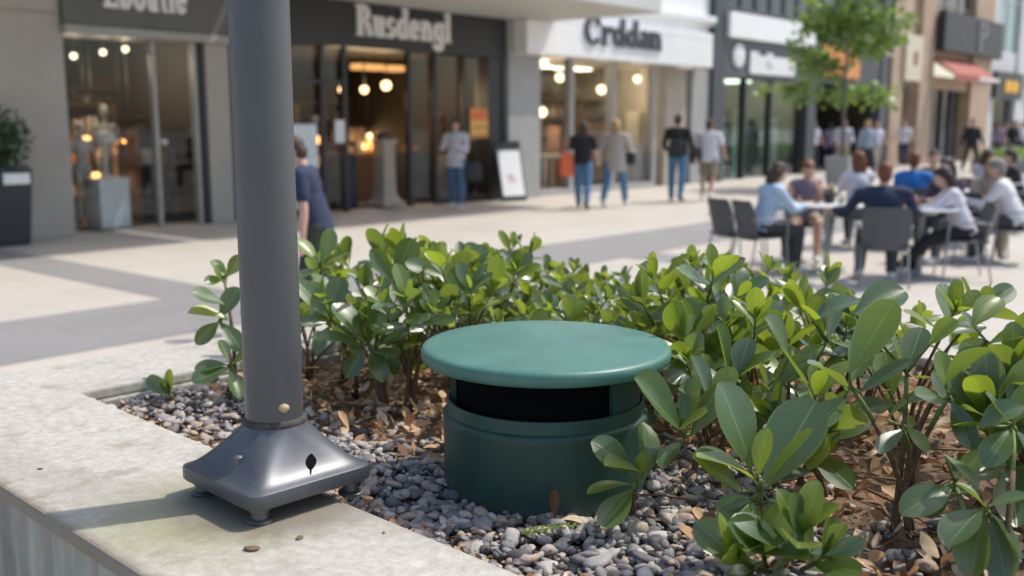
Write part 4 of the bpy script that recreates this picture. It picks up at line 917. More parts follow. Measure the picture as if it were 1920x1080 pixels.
# ------------------------------------------------------------------ people
def cloth(name, col, rough=.85): 
    if name not in M: M[name] = simple(name, col, rough, var=.12, scale=14, bump=.15, bscale=90)
    return M[name]
M['skin'] = simple('skin', (.55,.33,.24), .5, var=.06, scale=12); M['skin2'] = simple('skin_tan', (.42,.23,.15), .5, var=.06, scale=12)
M['eye'] = simple('eye', (.03,.02,.018), .25); M['lip'] = simple('lip', (.38,.14,.12), .5)
for nm, c in (('hair_brown',(.05,.028,.015)),('hair_auburn',(.16,.05,.02)),('hair_blond',(.42,.28,.12)),('hair_dark',(.018,.014,.012)),('hair_grey',(.22,.2,.18))): M[nm] = simple(nm, c, .6, var=.35, scale=40, bump=.4, bscale=120)
for nm, c in (('navy',(.018,.028,.065)),('black_cloth',(.014,.014,.017)),('pale_grey',(.50,.49,.52)),('jeans',(.075,.14,.24)),('blue_jeans',(.07,.17,.30)),('beige_cloth',(.42,.37,.32)),('white_cloth',(.66,.66,.68)),('khaki',(.26,.22,.15)),('light_blue',(.42,.53,.66)),('bright_blue',(.03,.17,.50)),('dark_green',(.035,.045,.035)),('mauve',(.20,.16,.22)),('lilac_white',(.58,.56,.62)),('pinkish',(.50,.36,.33)),('slate_blue',(.24,.29,.36)),('dark_grey',(.05,.05,.055)),('shoe_white',(.6,.6,.58)),('shoe_dark',(.04,.035,.03)),('sand',(.36,.31,.23)),('tan_shorts',(.33,.26,.18)),('purple_dark',(.07,.05,.08))): cloth(nm, c)

def rotx(v, a): return Vector((v[0], v[1]*math.cos(a)-v[2]*math.sin(a), v[1]*math.sin(a)+v[2]*math.cos(a)))
def person(label, loc, face, h=1.72, skin='skin', hair='hair_brown', hairlen=0, top='white_cloth', sleeve='short', bottom='jeans', legs='long', shoes='shoe_white',
           pose='stand', lean=0, arms=((5,8,10,0),(5,8,10,0)), leg=((0,0),(0,0)), head=(0,0), vox=.0125, wide=1.0, group=None, seat=.445, bun=False, tophem=0):
    """arms: per side (swing forward, out, elbow bend, inward turn) degrees; leg: per side (thigh forward, knee bend); head: (nod, turn)"""
    h *= (.955 if pose == 'sit' else 1); k = h/1.75; root = empty('person', loc, R(face), label, 'person', group)
    sit = pose == 'sit'
    tilt = -R(lean)      # lean forward: rotate about x so that up goes to +y
    thL, shL = .43*k, .42*k
    if sit: pelz = seat+.075
    else:
        pelz = max(thL*math.cos(R(a))+shL*math.cos(R(a-b)) for a, b in leg)+.085*k+.05*k
    pel = Vector((0,0,pelz))
    def T(x, y, z): return pel + rotx(Vector((x*k, y*k, z*k)), tilt)
    RM = Matrix.Rotation(tilt, 4, 'X')
    def E(mb, x, y, z, r, extra=0, M2=None):
        mm = Matrix.Translation(T(x,y,z)) @ (M2 if M2 is not None else RM); mb.ell(mm, [q*k+extra for q in r])
    body = MB(); tp = MB(); bt = MB(); hr = MB(); shs = []
    W = wide
    for mb, e in ((body, 0), (tp, .017)):
        E(mb, 0, .0, .07, (.150*W,.102,.13), e); E(mb, 0, .005, .20, (.132*W,.092,.16), e); E(mb, 0, .005, .34, (.158*W,.108,.17), e)
        mb.cap(T(-.135*W,-.005,.435), .062*k+e, T(.135*W,-.005,.435), .062*k+e)
        if mb is tp:
            mb.rings([[T((rx*W+e/k)*math.cos(q), (ry+e/k)*math.sin(q), z) for q in np.linspace(0, 2*math.pi, 25)[:-1]] for z, rx, ry in ((.30,.12,.08),(.22,.142,.098),(.08,.158,.11),(-.03,.166,.116),(-.07-.11*tophem,.17+.008*tophem,.122),(-.075-.11*tophem,.15,.10))])
    E(bt, 0, 0, .01, (.158*W,.11,.12), .012)
    body.cap(T(0,-.005,.44), .058*k, T(0,.012,.56), .052*k)
    # head
    nod, turn = R(head[0]), R(head[1]); HM = Matrix.Translation(T(0,.015,.565)) @ RM.inverted().lerp(Matrix.Identity(4), .35) @ RM @ Matrix.Rotation(turn,4,'Z') @ Matrix.Rotation(-nod,4,'X')
    def HE(mb, x, y, z, r): mb.ell(HM @ Matrix.Translation((x*k,y*k,z*k)), [q*k for q in r], 16, 11)
    HE(body, 0,0,.10, (.074,.094,.098)); HE(body, 0,.022,.035, (.056,.066,.062)); HE(body, 0,.05,.005, (.03,.03,.022))
    HE(body, 0,.097,.065, (.013,.02,.02)); HE(body, 0,.088,.085, (.010,.012,.03)); HE(body, 0,.08,.115, (.052,.018,.013)); HE(body, 0,.082,.028,(.022,.014,.008))
    for s in (-1,1): HE(body, s*.074,-.005,.075, (.010,.02,.032)); HE(body, s*.045,.062,.055, (.022,.025,.025))
    HE(hr, 0,-.018,.125, (.084,.098,.092)); HE(hr, 0,-.045,.07, (.076,.066,.085)); HE(hr, 0,.045,.175,(.055,.05,.028))
    if hairlen:
        for s in (-1,0,1): hr.cap(HM @ Vector((s*.05*k,-.05*k,.08*k)), .05*k, HM @ Vector((s*.062*k,(-.062-.02*hairlen)*k,(.02-.20*hairlen)*k)), .032*k)
        for s in (-1,1): hr.cap(HM @ Vector((s*.075*k,-.005*k,.11*k)), .024*k, HM @ Vector((s*.078*k,-.03*k,(.0-.12*hairlen)*k)), .02*k)
    if bun: HE(hr, 0,-.105,.15, (.042,.04,.042))
    # arms
    for side, (sw, out, el, inn) in zip((-1,1), arms):
        S = T(side*.185*W, -.005, .43); a = R(sw); 
        d = Vector((side*math.sin(R(out)), math.sin(a)*math.cos(R(out)), -math.cos(a)*math.cos(R(out)))); 
        Eb = S + d*.285*k
        a2 = a+R(el); d2 = Vector((side*math.sin(R(out-inn)), math.sin(a2)*math.cos(R(out-inn)), -math.cos(a2)*math.cos(R(out-inn)))).normalized(); Wr = Eb + d2*.245*k
        body.cap(T(side*.13*W,-.005,.43), .055*k, S, .052*k); body.cap(S, .05*k, Eb, .037*k); body.cap(Eb, .038*k, Eb.lerp(Wr,.3), .038*k); body.cap(Eb.lerp(Wr,.3), .038*k, Wr, .026*k)
        # hand: palm, four fingers, thumb
        fx = d2.cross(Vector((side,0,0))); fx = fx.normalized() if fx.length > .1 else Vector((0,1,0))   # across the palm
        pn = d2.cross(fx).normalized()
        hm = Matrix((fx, pn, d2)).transposed().to_4x4(); hm.translation = Wr + d2*.05*k
        body.ell(hm, (.037*k, .014*k, .052*k)); body.cap(Wr, .026*k, Wr+d2*.03*k, .022*k)
        for q, (off, ln) in enumerate(((-.027,.062),(-.009,.075),(.009,.07),(.027,.055))):
            b0 = Wr + d2*.088*k + fx*off*k; b1 = b0 + (d2*.9-pn*.25*(1 if q<4 else 1)).normalized()*ln*.55*k; b2_ = b1 + (d2*.6-pn*.75).normalized()*ln*.5*k
            body.cap(b0, .0098*k, b1, .0092*k, 8); body.cap(b1, .0092*k, b2_, .008*k, 8)
        t0 = Wr + d2*.03*k - fx*.03*k; t1 = t0 + (d2*.65-fx*.7).normalized()*.04*k; body.cap(t0, .013*k, t1, .0105*k, 8); body.cap(t1, .0105*k, t1+(d2*.95-fx*.1).normalized()*.03*k, .009*k, 8)
        e = .014
        if sleeve != 'none':
            tp.cap(T(side*.12*W,-.005,.43), .06*k+e, S, .055*k+e)
            if sleeve == 'long': tp.cap(S, .052*k+e, Eb, .041*k+e); tp.cap(Eb, .041*k+e, Eb.lerp(Wr,.95), .03*k+e)
            else: tp.cap(S, .052*k+e, S.lerp(Eb,.62), .047*k+e*1.2)
    # legs
    for side, (th, kn) in zip((-1,1), leg):
        Hp = T(side*.085*W, 0, -.03); a = R(th); spread = .03*k if not sit else .06*k
        Kn = Hp + Vector((side*spread, math.sin(a)*thL, -math.cos(a)*thL)); a2 = a-R(kn)
        An = Kn + Vector((0, math.sin(a2)*shL, -math.cos(a2)*shL))
        if sit: An.z = max(An.z, .075)
        body.cap(Hp, .082*k, Kn, .054*k); body.cap(Kn, .054*k, Kn.lerp(An,.3), .055*k); body.cap(Kn.lerp(An,.3), .055*k, An, .035*k)
        fd = Vector((side*.12, 1, 0)).normalized(); lift = -math.sin(max(0, -a2))*.6
        fdir = Vector((fd.x, fd.y*math.cos(lift), math.sin(lift))).normalized(); toe = An + fdir*.155*k + Vector((0,0,-.042*k)); heel = An - fdir*.035*k + Vector((0,0,-.04*k))
        body.cap(heel, .034*k, toe, .026*k)
        sh = MB(); shs.append(sh)
        sh.cap(heel, .041*k, heel.lerp(toe,.6), .042*k); sh.cap(heel.lerp(toe,.6), .042*k, toe, .034*k); sh.cap(heel+Vector((0,0,.03*k)), .038*k, An+Vector((0,0,.01*k)), .036*k)
        e = .016
        if legs in ('long','short'):
            bt.cap(Hp, .09*k+e, Hp.lerp(Kn, 1 if legs=='long' else .82), (.06 if legs=='long' else .078)*k+e)
            if legs == 'long': bt.cap(Kn, .058*k+e, Kn.lerp(An,.4), .058*k+e); bt.cap(Kn.lerp(An,.4), .058*k+e, An+Vector((0,0,.02)), .048*k+e*.6)
    remeshed(body, 'body', M[skin], root, vox)
    remeshed(tp, 'shirt', M[top], root, vox*1.15); remeshed(bt, 'trousers' if legs == 'long' else 'shorts', M[bottom], root, vox*1.15)
    remeshed(hr, 'hair', M[hair], root, vox*1.1, 2); [remeshed(sh, 'shoe', M[shoes], root, vox, 2) for sh in shs]
    for s in (-1,1):
        m = MB(); m.ell(HM @ Matrix.Translation((s*.031*k,.086*k,.092*k)), (.013*k,.008*k,.007*k), 8, 6); m.build('eye', M['eye'], root, True)
    m = MB(); m.ell(HM @ Matrix.Translation((0,.094*k,.028*k)), (.02*k,.006*k,.006*k), 8, 6); m.build('mouth', M['lip'], root, True)
    return root
def bag(label, loc, size, mat, rz=0, strap=.25, name='handbag'):
    root = empty(name, loc, R(rz), label, 'bag'); a,b,c = size
    m = MB(); m.rings([[(x*a/2*f, y*b/2*f2, z*c) for x,y in ((-1,-1),(1,-1),(1,1),(-1,1))] for z,f,f2 in ((0,.85,.8),(.1,1,1),(.7,.95,.9),(1,.8,.35))])
    m.build('pouch', M[mat], root, True, bevel=.02)
    m = MB(); m.tube([(math.cos(t)*a*.33, 0, c*.97+math.sin(t)*strap) for t in np.linspace(0, math.pi, 13)], .010, 6); m.build('strap', M[mat], root, True)
    return root
def floorpt(px, py): return at(px, py, 0)
WALK1 = ((22,8),(-14,16)); WALK2 = ((-14,14),(20,6))
# face: 0 looks along +Y (away from the viewer); 180 looks at the viewer
away = math.degrees(FANG)-90     # walking up the street
# man bending beside the lamp post
p = atY(572, 330, 7.6); p.z = 0
person('man in a navy t-shirt and dark apron bending forward just right of the lamp post', (p.x+.06, 7.7, 0), 84, 1.53, hair='hair_brown', top='navy', bottom='dark_green', pose='stand', lean=13, arms=((-10,8,12,0),(40,6,18,0)), leg=((12,8),(-6,6)), head=(24,0), vox=.010)
# woman with the phone before the dark shop
q = floorpt(856, 392); person('woman in a pale grey top and jeans looking at her phone outside the dark shop', q, 165, 1.70, hair='hair_brown', hairlen=.6, top='pale_grey', sleeve='long', bottom='jeans', arms=((18,8,95,35),(24,10,75,30)), leg=((5,2),(-6,8)), head=(22,8), tophem=.8, wide=1.05)
bag('big black shoulder bag hanging at the side of the woman in the pale grey top', (q.x+.30, q.y-.02, .52), (.36,.16,.38), 'leather', 10, .32)
q = floorpt(1092, 393); person('woman in a black t-shirt and blue jeans walking away past the white fascia shop', q, -12, 1.70, hair='hair_brown', hairlen=.7, top='black_cloth', bottom='blue_jeans', shoes='shoe_dark', arms=((-8,14,16,0),(14,14,40,15)), leg=WALK1)
bag('bright orange bag carried by the woman in the black t-shirt', (q.x-.30, q.y+.0, .62), (.26,.14,.46), 'bagorange', 20, .22)
q = floorpt(1152, 388); person('blond person in a loose beige jacket and jeans walking beside the woman in black', q, -25, 1.72, hair='hair_blond', hairlen=.25, top='beige_cloth', sleeve='long', bottom='blue_jeans', arms=((-6,14,20,0),(16,16,70,25)), leg=WALK2, wide=1.22, tophem=1.6)
bag('dark handbag held under the arm of the person in the beige jacket', (q.x+.27, q.y+.02, .82), (.28,.12,.24), 'leather', -30, .2)
q = floorpt(1268, 379); person('man in a black top and light blue jeans walking away by the pale pier', q, -22, 1.80, hair='hair_brown', top='black_cloth', sleeve='long', bottom='blue_jeans', shoes='shoe_dark', arms=((8,16,55,20),(-10,16,20,0)), leg=((8,5),(-10,14)), wide=1.12)
bag('small black bag on the back of the man in the black top', (q.x-.06, q.y-.19, 1.0), (.30,.14,.28), 'leather', -15, .15)
q = floorpt(1326, 377); person('man in a white t-shirt and khaki shorts walking away by the slate pier', q, -28, 1.70, skin='skin2', hair='hair_brown', top='white_cloth', bottom='khaki', legs='short', arms=((6,18,50,25),(6,18,45,20)), leg=((10,10),(-12,18)), wide=1.22, tophem=.6)
bag('black bag slung at the left hip of the man in khaki shorts', (q.x-.27, q.y-.03, .78), (.28,.14,.34), 'leather', 30, .3)
# pedestrians farther up the street
far = [(1578, 330, 'person with pale grey clothes standing behind the grey tree tub', 170, 1.74, 'hair_brown', 0, 'pale_grey', 'long', 'sand', 'long', ((10,12,60,20),(10,12,60,20)), ((0,0),(0,0))),
       (1622, 332, 'blond person in a slate blue shirt walking down the street', 200, 1.76, 'hair_blond', .5, 'slate_blue', 'long', 'dark_grey', 'long', ((12,10,30,0),(-12,10,20,0)), WALK1),
       (1640, 322, 'person in a cream top walking just behind the slate blue shirt', 190, 1.7, 'hair_blond', .5, 'lilac_white', 'short', 'beige_cloth', 'long', ((12,10,30,0),(-12,10,20,0)), WALK2),
       (1691, 314, 'person in a white top and navy trousers leaning on the tan pilaster', 150, 1.74, 'hair_grey', 0, 'white_cloth', 'short', 'navy', 'long', ((20,20,40,0),(20,14,30,0)), ((18,10),(-12,4))),
       (1726, 306, 'person in a pinkish top passing the red awning', 120, 1.72, 'hair_brown', .4, 'pinkish', 'short', 'sand', 'long', ((12,10,30,0),(-12,10,20,0)), WALK1),
       (1760, 300, 'person in pale blue walking below the red awning', 175, 1.72, 'hair_dark', .3, 'light_blue', 'short', 'slate_blue', 'long', ((12,10,30,0),(-12,10,20,0)), WALK2),
       (1818, 324, 'man in an open black jacket over a white shirt walking towards the camera', 178, 1.82, 'hair_grey', 0, 'black_cloth', 'long', 'dark_green', 'long', ((10,12,25,0),(-10,12,20,0)), WALK1),
       (1868, 306, 'person in a dark top near the right edge of the street', 185, 1.70, 'hair_brown', .3, 'mauve', 'short', 'dark_grey', 'long', ((12,10,30,0),(-12,10,20,0)), WALK2),
       (1895, 304, 'person in black passing the far white building', 190, 1.75, 'hair_dark', 0, 'black_cloth', 'long', 'dark_grey', 'long', ((12,10,30,0),(-12,10,20,0)), WALK1),
       (1912, 301, 'person in a white shirt at the very right edge', 180, 1.72, 'hair_brown', 0, 'white_cloth', 'long', 'navy', 'long', ((12,10,30,0),(-12,10,20,0)), WALK2),
       (1522, 322, 'person in a lilac white shirt in the doorway of the dark shop', 200, 1.72, 'hair_dark', 0, 'lilac_white', 'short', 'dark_grey', 'long', ((8,10,30,0),(0,10,20,0)), ((4,2),(-4,4)))]
far += [(1552, 318, 'person in a mauve shirt close to the dark shop entrance', 20, 1.7, 'hair_dark', .4, 'mauve', 'short', 'navy', 'long', ((12,10,30,0),(-12,10,20,0)), WALK1),
       (1668, 310, 'person in dark clothes at the foot of the slate pillar', 10, 1.72, 'hair_dark', 0, 'dark_grey', 'long', 'jeans', 'long', ((12,10,30,0),(-12,10,20,0)), WALK2),
       (1706, 303, 'person in a bright blue top far up the street', 170, 1.7, 'hair_blond', .4, 'bright_blue', 'short', 'khaki', 'short', ((12,10,30,0),(-12,10,20,0)), WALK1),
       (1784, 298, 'person in a sand coloured jacket far up the street', 185, 1.75, 'hair_brown', 0, 'sand', 'long', 'dark_grey', 'long', ((12,10,30,0),(-12,10,20,0)), WALK2),
       (1800, 300, 'person in a white top beside the tan pilaster', 178, 1.66, 'hair_dark', .4, 'white_cloth', 'short', 'jeans', 'long', ((12,10,30,0),(-12,10,20,0)), WALK1),
       (1845, 297, 'person in a light blue shirt below the orange lettered sign', 180, 1.75, 'hair_brown', 0, 'light_blue', 'long', 'navy', 'long', ((12,10,30,0),(-12,10,20,0)), WALK1),
       (1882, 295, 'person in pinkish clothes at the pale building', 178, 1.68, 'hair_blond', .5, 'pinkish', 'short', 'sand', 'long', ((12,10,30,0),(-12,10,20,0)), WALK2),
       (1902, 295, 'person in dark green far along the pale building', 182, 1.78, 'hair_dark', 0, 'dark_green', 'long', 'dark_grey', 'long', ((12,10,30,0),(-12,10,20,0)), WALK2)]
for (px, py, lab, fc, h, hair, hl, tp, slv, bt, lg, am, le) in far:
    person(lab, floorpt(px, py), fc, h, hair=hair, hairlen=hl, top=tp, sleeve=slv, bottom=bt, legs=lg, arms=am, leg=le, vox=.02, wide=1.08)
q = floorpt(1818, 324); m = MB(); m.ell(Matrix.Translation((0,0,0)), (.07,.02,.24), 12, 8)
# ------------------------------------------------------------------ cafe furniture
def make_chair():
    root = empty('cafe_chair', (0,0,0), 0, 'x', 'chair', 'grey cafe chairs')
    m = MB(); W, D = .25, .24
    seat = [[(-W+.02,-D,.43),(W-.02,-D,.43),(W-.02,-D,.45),(-W+.02,-D,.45)], [(-W,-.05,.42),(W,-.05,.42),(W,-.05,.44),(-W,-.05,.44)], [(-W,.1,.425),(W,.1,.425),(W,.1,.445),(-W,.1,.445)], [(-W+.01,D,.435),(W-.01,D,.435),(W-.01,D,.455),(-W+.01,D,.455)]]
    m.rings(seat); m.build('seat', M['chairgrey'], root, bevel=.006)
    m = MB(); rs = []
    for z, y, w_ in ((.40,-.22,.235),(.55,-.25,.25),(.70,-.285,.255),(.82,-.32,.245),(.86,-.33,.21)):
        rs.append([(-w_, y+.05, z), (-w_*.5, y-.012, z), (0, y-.025, z), (w_*.5, y-.012, z), (w_, y+.05, z), (w_, y+.066, z), (w_*.5, y+.006, z), (0, y-.007, z), (-w_*.5, y+.006, z), (-w_, y+.066, z)])
    m.rings(rs); m.build('backrest', M['chairgrey'], root, True, autos=50)
    for sx in (-1,1):
        m = MB(); m.tube([(sx*.235,-.19,.42),(sx*.255,-.27,.0)], .011, 8); m.build('leg', M['steel'], root, True)
        m = MB(); m.tube([(sx*.235,.2,.43),(sx*.25,.24,.0)], .011, 8); m.build('leg', M['steel'], root, True)
        m = MB(); m.tube([(sx*.245,-.25,.64),(sx*.275,-.1,.655),(sx*.275,.12,.65),(sx*.25,.2,.62),(sx*.24,.21,.43)], .012, 8); m.build('armrest', M['steel'], root, True)
    return root
chair0 = [None]
def chair(p, rz, label):
    if chair0[0] is None: r = make_chair(); chair0[0] = r
    else: r = copy_tree(chair0[0])
    r.location = (p[0], p[1], 0); r.rotation_euler = (0,0,R(rz)); r.scale = (.92,.92,.93); r['label'] = label; return r
tab0 = [None]
def table(p, label, s=1.0):
    if tab0[0] is None:
        r = empty('cafe_table', (0,0,0), 0, 'x', 'table', 'white cafe tables')
        m = MB(); m.lathe([(.36,.715),(.375,.72),(.38,.73),(.375,.738),(.36,.74)], 40); m.build('tabletop', M['tabletop'], r, True, autos=40)
        m = MB(); m.lathe([(.03,.02),(.028,.71)], 20); m.build('column', M['steel'], r, True, autos=40)
        m = MB(); m.lathe([(.22,.002),(.22,.012),(.06,.03),(.03,.05)], 32); m.build('foot_plate', M['steel'], r, True, autos=40)
        tab0[0] = r
    else: r = copy_tree(tab0[0])
    r.location = (p[0], p[1], 0); r['label'] = label; r.scale = (s, s, 1); return r
def sit(label, p, face, **k):
    k.setdefault('leg', ((88,84),(84,88))); k.setdefault('arms', ((38,6,60,25),(38,6,60,25))); k.setdefault('lean', 8)
    f = R(face); fv = Vector((-math.sin(f), math.cos(f), 0)); q = Vector((p[0], p[1], 0)) 
    return person(label, (q.x, q.y, 0), face, pose='sit', vox=.0115, **k)
def X(px, Y): return atY(px, 400, Y).x/math.cos(0)
def G(px, Y):
    Y *= 1.06
    # ground point under an image column at depth Y
    a = (px-960)/FPX; d = math.atan(1.6/Y)-PITCH; py = 540-FPX*math.tan(-d)*-1 if False else 540+FPX*math.tan(d)
    f = math.cos(PITCH)-(py-540)/FPX*math.sin(PITCH); return (a/f*Y, Y)
t1 = G(1548, 10.4); t2 = G(1722, 10.0); t3 = G(1800, 12.6)
table(t1, 'round white cafe table between the light blue shirt and the khaki shorts'); table(t2, 'round white cafe table in front of the man in the navy jacket'); table(t3, 'round white cafe table behind the woman with dark curly hair')
chair(G(1378, 10.6), -70, 'empty grey cafe chair at the left end of the cafe seating')
p = G(1424, 10.3); chair(p, -75, 'grey cafe chair under the person in the light blue shirt'); sit('person in a light blue shirt seated at the left cafe table facing right', p, -75, h=1.66, hair='hair_brown', hairlen=.35, top='light_blue', sleeve='long', bottom='dark_grey', lean=16, head=(18,0))
p = G(1506, 11.3); chair(p, 170, 'grey cafe chair under the auburn person in a mauve top'); sit('auburn haired person in a mauve top and tan shorts with a hand to the mouth', p, 165, h=1.68, hair='hair_auburn', top='mauve', sleeve='none', bottom='tan_shorts', legs='short', lean=18, head=(20,10), arms=((60,4,95,30),(40,6,60,30)))
p = G(1604, 12.4); chair(p, 15, 'grey cafe chair under the white shirt with long auburn hair'); sit('person with long auburn hair in a white shirt seated back to the camera', p, 15, h=1.74, hair='hair_auburn', hairlen=.5, top='lilac_white', sleeve='long', bottom='dark_grey', lean=4)
p = G(1650, 9.5); chair(p, -12, 'big grey cafe chair carrying the man in the navy jacket'); sit('dark haired man in a navy jacket seated with his back to the camera', p, -12, h=1.70, hair='hair_auburn', top='navy', sleeve='long', bottom='dark_grey', lean=10, wide=1.25, arms=((40,26,45,0),(35,24,50,0)))
p = G(1704, 12.4); chair(p, -20, 'grey cafe chair under the person in bright blue'); sit('person in a bright blue t-shirt seated behind the white table', p, -25, h=1.74, hair='hair_auburn', top='bright_blue', bottom='navy', lean=6)
p = G(1778, 11.2); chair(p, 120, 'grey cafe chair under the dark curly haired woman'); sit('woman with big dark curly hair and a dark top leaning over the table', p, 120, h=1.7, hair='hair_dark', hairlen=.55, top='purple_dark', sleeve='long', bottom='dark_grey', lean=14)
p = G(1800, 9.9); chair(p, 78, 'grey cafe chair with thin legs under the woman in the lilac white top'); sit('woman in a lilac white top and black trousers seated sideways at the white table', p, 78, h=1.64, hair='hair_dark', hairlen=.5, top='lilac_white', sleeve='long', bottom='black_cloth', shoes='shoe_white', lean=22, head=(16,0), leg=((78,38),(70,52)), arms=((52,4,40,25),(45,4,45,25)))
p = G(1846, 11.6); chair(p, 160, 'grey cafe chair under the person in sand coloured clothes'); sit('fair haired person in sand coloured clothes at the right cafe table', p, 160, h=1.66, hair='hair_blond', hairlen=.3, top='sand', sleeve='long', bottom='sand', lean=14, head=(18,0))
p = G(1898, 11.0); chair(p, 62, 'grey cafe chair at the right edge under the person in a white shirt'); sit('person in a white shirt and dark trousers hunched forward at the right edge', p, 62, h=1.74, hair='hair_grey', top='white_cloth', sleeve='long', bottom='dark_grey', lean=24, wide=1.15)
t4 = G(1868, 14.4); table(t4, 'round white cafe table farthest back at the right')
p = G(1834, 14.6); chair(p, -60, 'grey cafe chair at the farthest table, left side'); sit('person in a pale grey top at the farthest cafe table', p, -60, h=1.7, hair='hair_brown', hairlen=.4, top='pale_grey', bottom='jeans', lean=10)
p = G(1903, 14.2); chair(p, 70, 'grey cafe chair at the farthest table, right side'); sit('person in a black top at the farthest cafe table', p, 70, h=1.72, hair='hair_dark', top='black_cloth', sleeve='long', bottom='dark_grey', lean=14)
p = G(1740, 13.8); chair(p, 160, 'grey cafe chair behind the bright blue t-shirt'); sit('person in a khaki top facing the camera behind the bright blue t-shirt', p, 165, h=1.72, hair='hair_brown', top='khaki', bottom='jeans', lean=10)
# cups on the tables
def cup(p, lab, hat):
    r = empty('drink_glass', (p[0], p[1], .741), 0, lab, 'drink'); m = MB(); m.lathe([(.028,0),(.033,.09),(.034,.10),(.031,.10),(.026,.006),(.002,.006)], 20, cap=False); m.build('tumbler', M['glass'], r, True)
    m = MB(); m.lathe([(.026,.008),(.030,.085)], 18); m.build('liquid', M[hat], r, True, autos=40); return r
cup((t1[0]+.10, t1[1]-.1), 'glass with a pale drink on the left cafe table', 'cream'); cup((t1[0]-.12, t1[1]+.05), 'glass with a dark drink on the left cafe table', 'goods1'); cup((t2[0]-.08, t2[1]-.1), 'glass of orange drink on the table of the man in navy', 'orange')
r = empty('flower_pot', (t1[0]+.04, t1[1]+.12, .741), 0, 'small dark pot with a cream flower head on the left cafe table', 'pot'); m = MB(); m.lathe([(.05,0),(.07,.09),(.075,.11),(.06,.11),(.055,.09)], 20); m.build('pot', M['brownpot'], r, True, autos=40)
lm = LM(); rr = random.Random(5)
for _ in range(60): 
    e = Matrix.Translation((0,0,.14)) @ Euler((rr.uniform(-1.5,1.5), rr.uniform(-1.5,1.5), rr.uniform(0,6.28))).to_matrix().to_4x4(); lm.leaf(e, .09, .035, .2, .4, 0, nu=4, nv=3)
lm.build('blossom', M['cream'], r, True)
# ------------------------------------------------------------------ lamps inside the shops
for i, (px, py) in enumerate(((138,105),(193,98),(235,92),(348,82))):
    pendant(px, py, 0, -1.6-.3*(i%2), .05, 'bulbw', ('leftmost small globe lamp in the far left shop window','second small globe lamp from the left in the far left shop window','third small globe lamp in the far left shop window','lone small globe lamp above the glass door of the far left shop')[i], 'globe lamps in the far left shop', 3.1, glow=14)
for i, (px, py, r_) in enumerate(((150,188,.13),(215,200,.09),(240,202,.09),(350,250,.06),(340,318,.06))):
    pendant(px, py, 0, -4.2 if i<3 else -2.8, r_, 'bulbo', ('largest blurred orange lamp deep in the far left shop','left one of two close orange lamps in the far left shop','right one of two close orange lamps in the far left shop','small orange lamp behind the glass door','low orange lamp behind the glass door')[i], 'orange lamps in the far left shop', 3.1, glow=5)
for i, (px, py, o_) in enumerate(((162,262,-2.2),(228,268,-2.3),(247,312,-2.0),(272,238,-3.4),(330,236,-2.6),(352,226,-2.4),(180,330,-2.2),(288,180,-4.4))):
    pendant(px, py, 0, o_, .07, 'bulbo', 'tiny warm shelf lamp among the wares of the far left shop', 'tiny shelf lamps in the far left shop', 3.1, glow=4, name='shelf_lamp')
for i, (px, py, o_) in enumerate(((702,238,-4.4),(738,214,-4.8),(770,205,-3.2),(812,268,-2.4),(690,300,-3.4),(775,300,-2.6),(600,262,-1.2),(850,214,-2.6))):
    pendant(px, py, 0, o_, .08, 'bulbo', 'tiny warm shelf lamp among the wares of the dark shop', 'tiny shelf lamps in the dark shop', 3.0, glow=5, name='shelf_lamp')
for i, (px, py) in enumerate(((642,168),(683,168),(724,160))):
    pendant(px, py, 0, -1.9, .08 if i<2 else .10, 'bulb', ('left pendant of the three in the dark shop entrance','middle pendant of the three in the dark shop entrance','right and largest pendant of the three in the dark shop entrance')[i], 'pendants in the dark shop entrance', 3.0, glow=22)
for i, (px, py, r_, mt) in enumerate(((760,232,.12,'bulbo'),(800,222,.16,'bulb'),(692,255,.07,'bulb'),(680,276,.10,'bulbo'),(660,280,.08,'bulbo'),(806,240,.08,'bulbo'))):
    pendant(px, py, 0, -3.6-.2*i, r_, mt, ('orange lamp right of the stone pedestal in the dark shop','big warm lamp in the right window of the dark shop','small pale lamp left of the stone pedestal','low orange lamp left of the stone pedestal','lowest orange lamp beside the dark shop door','orange lamp under the big warm lamp')[i], 'lamps deep in the dark shop', 3.0, glow=14)
for i, (px, py, r_) in enumerate(((1020,115,.09),(1050,145,.11),(1128,168,.12),(1195,148,.10),(1213,148,.10),(1016,210,.12))):
    pendant(px, py, 0, -1.2-.25*(i%3), r_, 'bulbw', ('top left globe lamp in the white fronted shop','globe lamp by the first mullion of the white fronted shop','largest globe lamp in the middle pane of the white fronted shop','left of two touching globe lamps in the white fronted shop','right of two touching globe lamps in the white fronted shop','lowest globe lamp in the white fronted shop')[i], 'globe lamps in the white fronted shop', 3.1, glow=16)
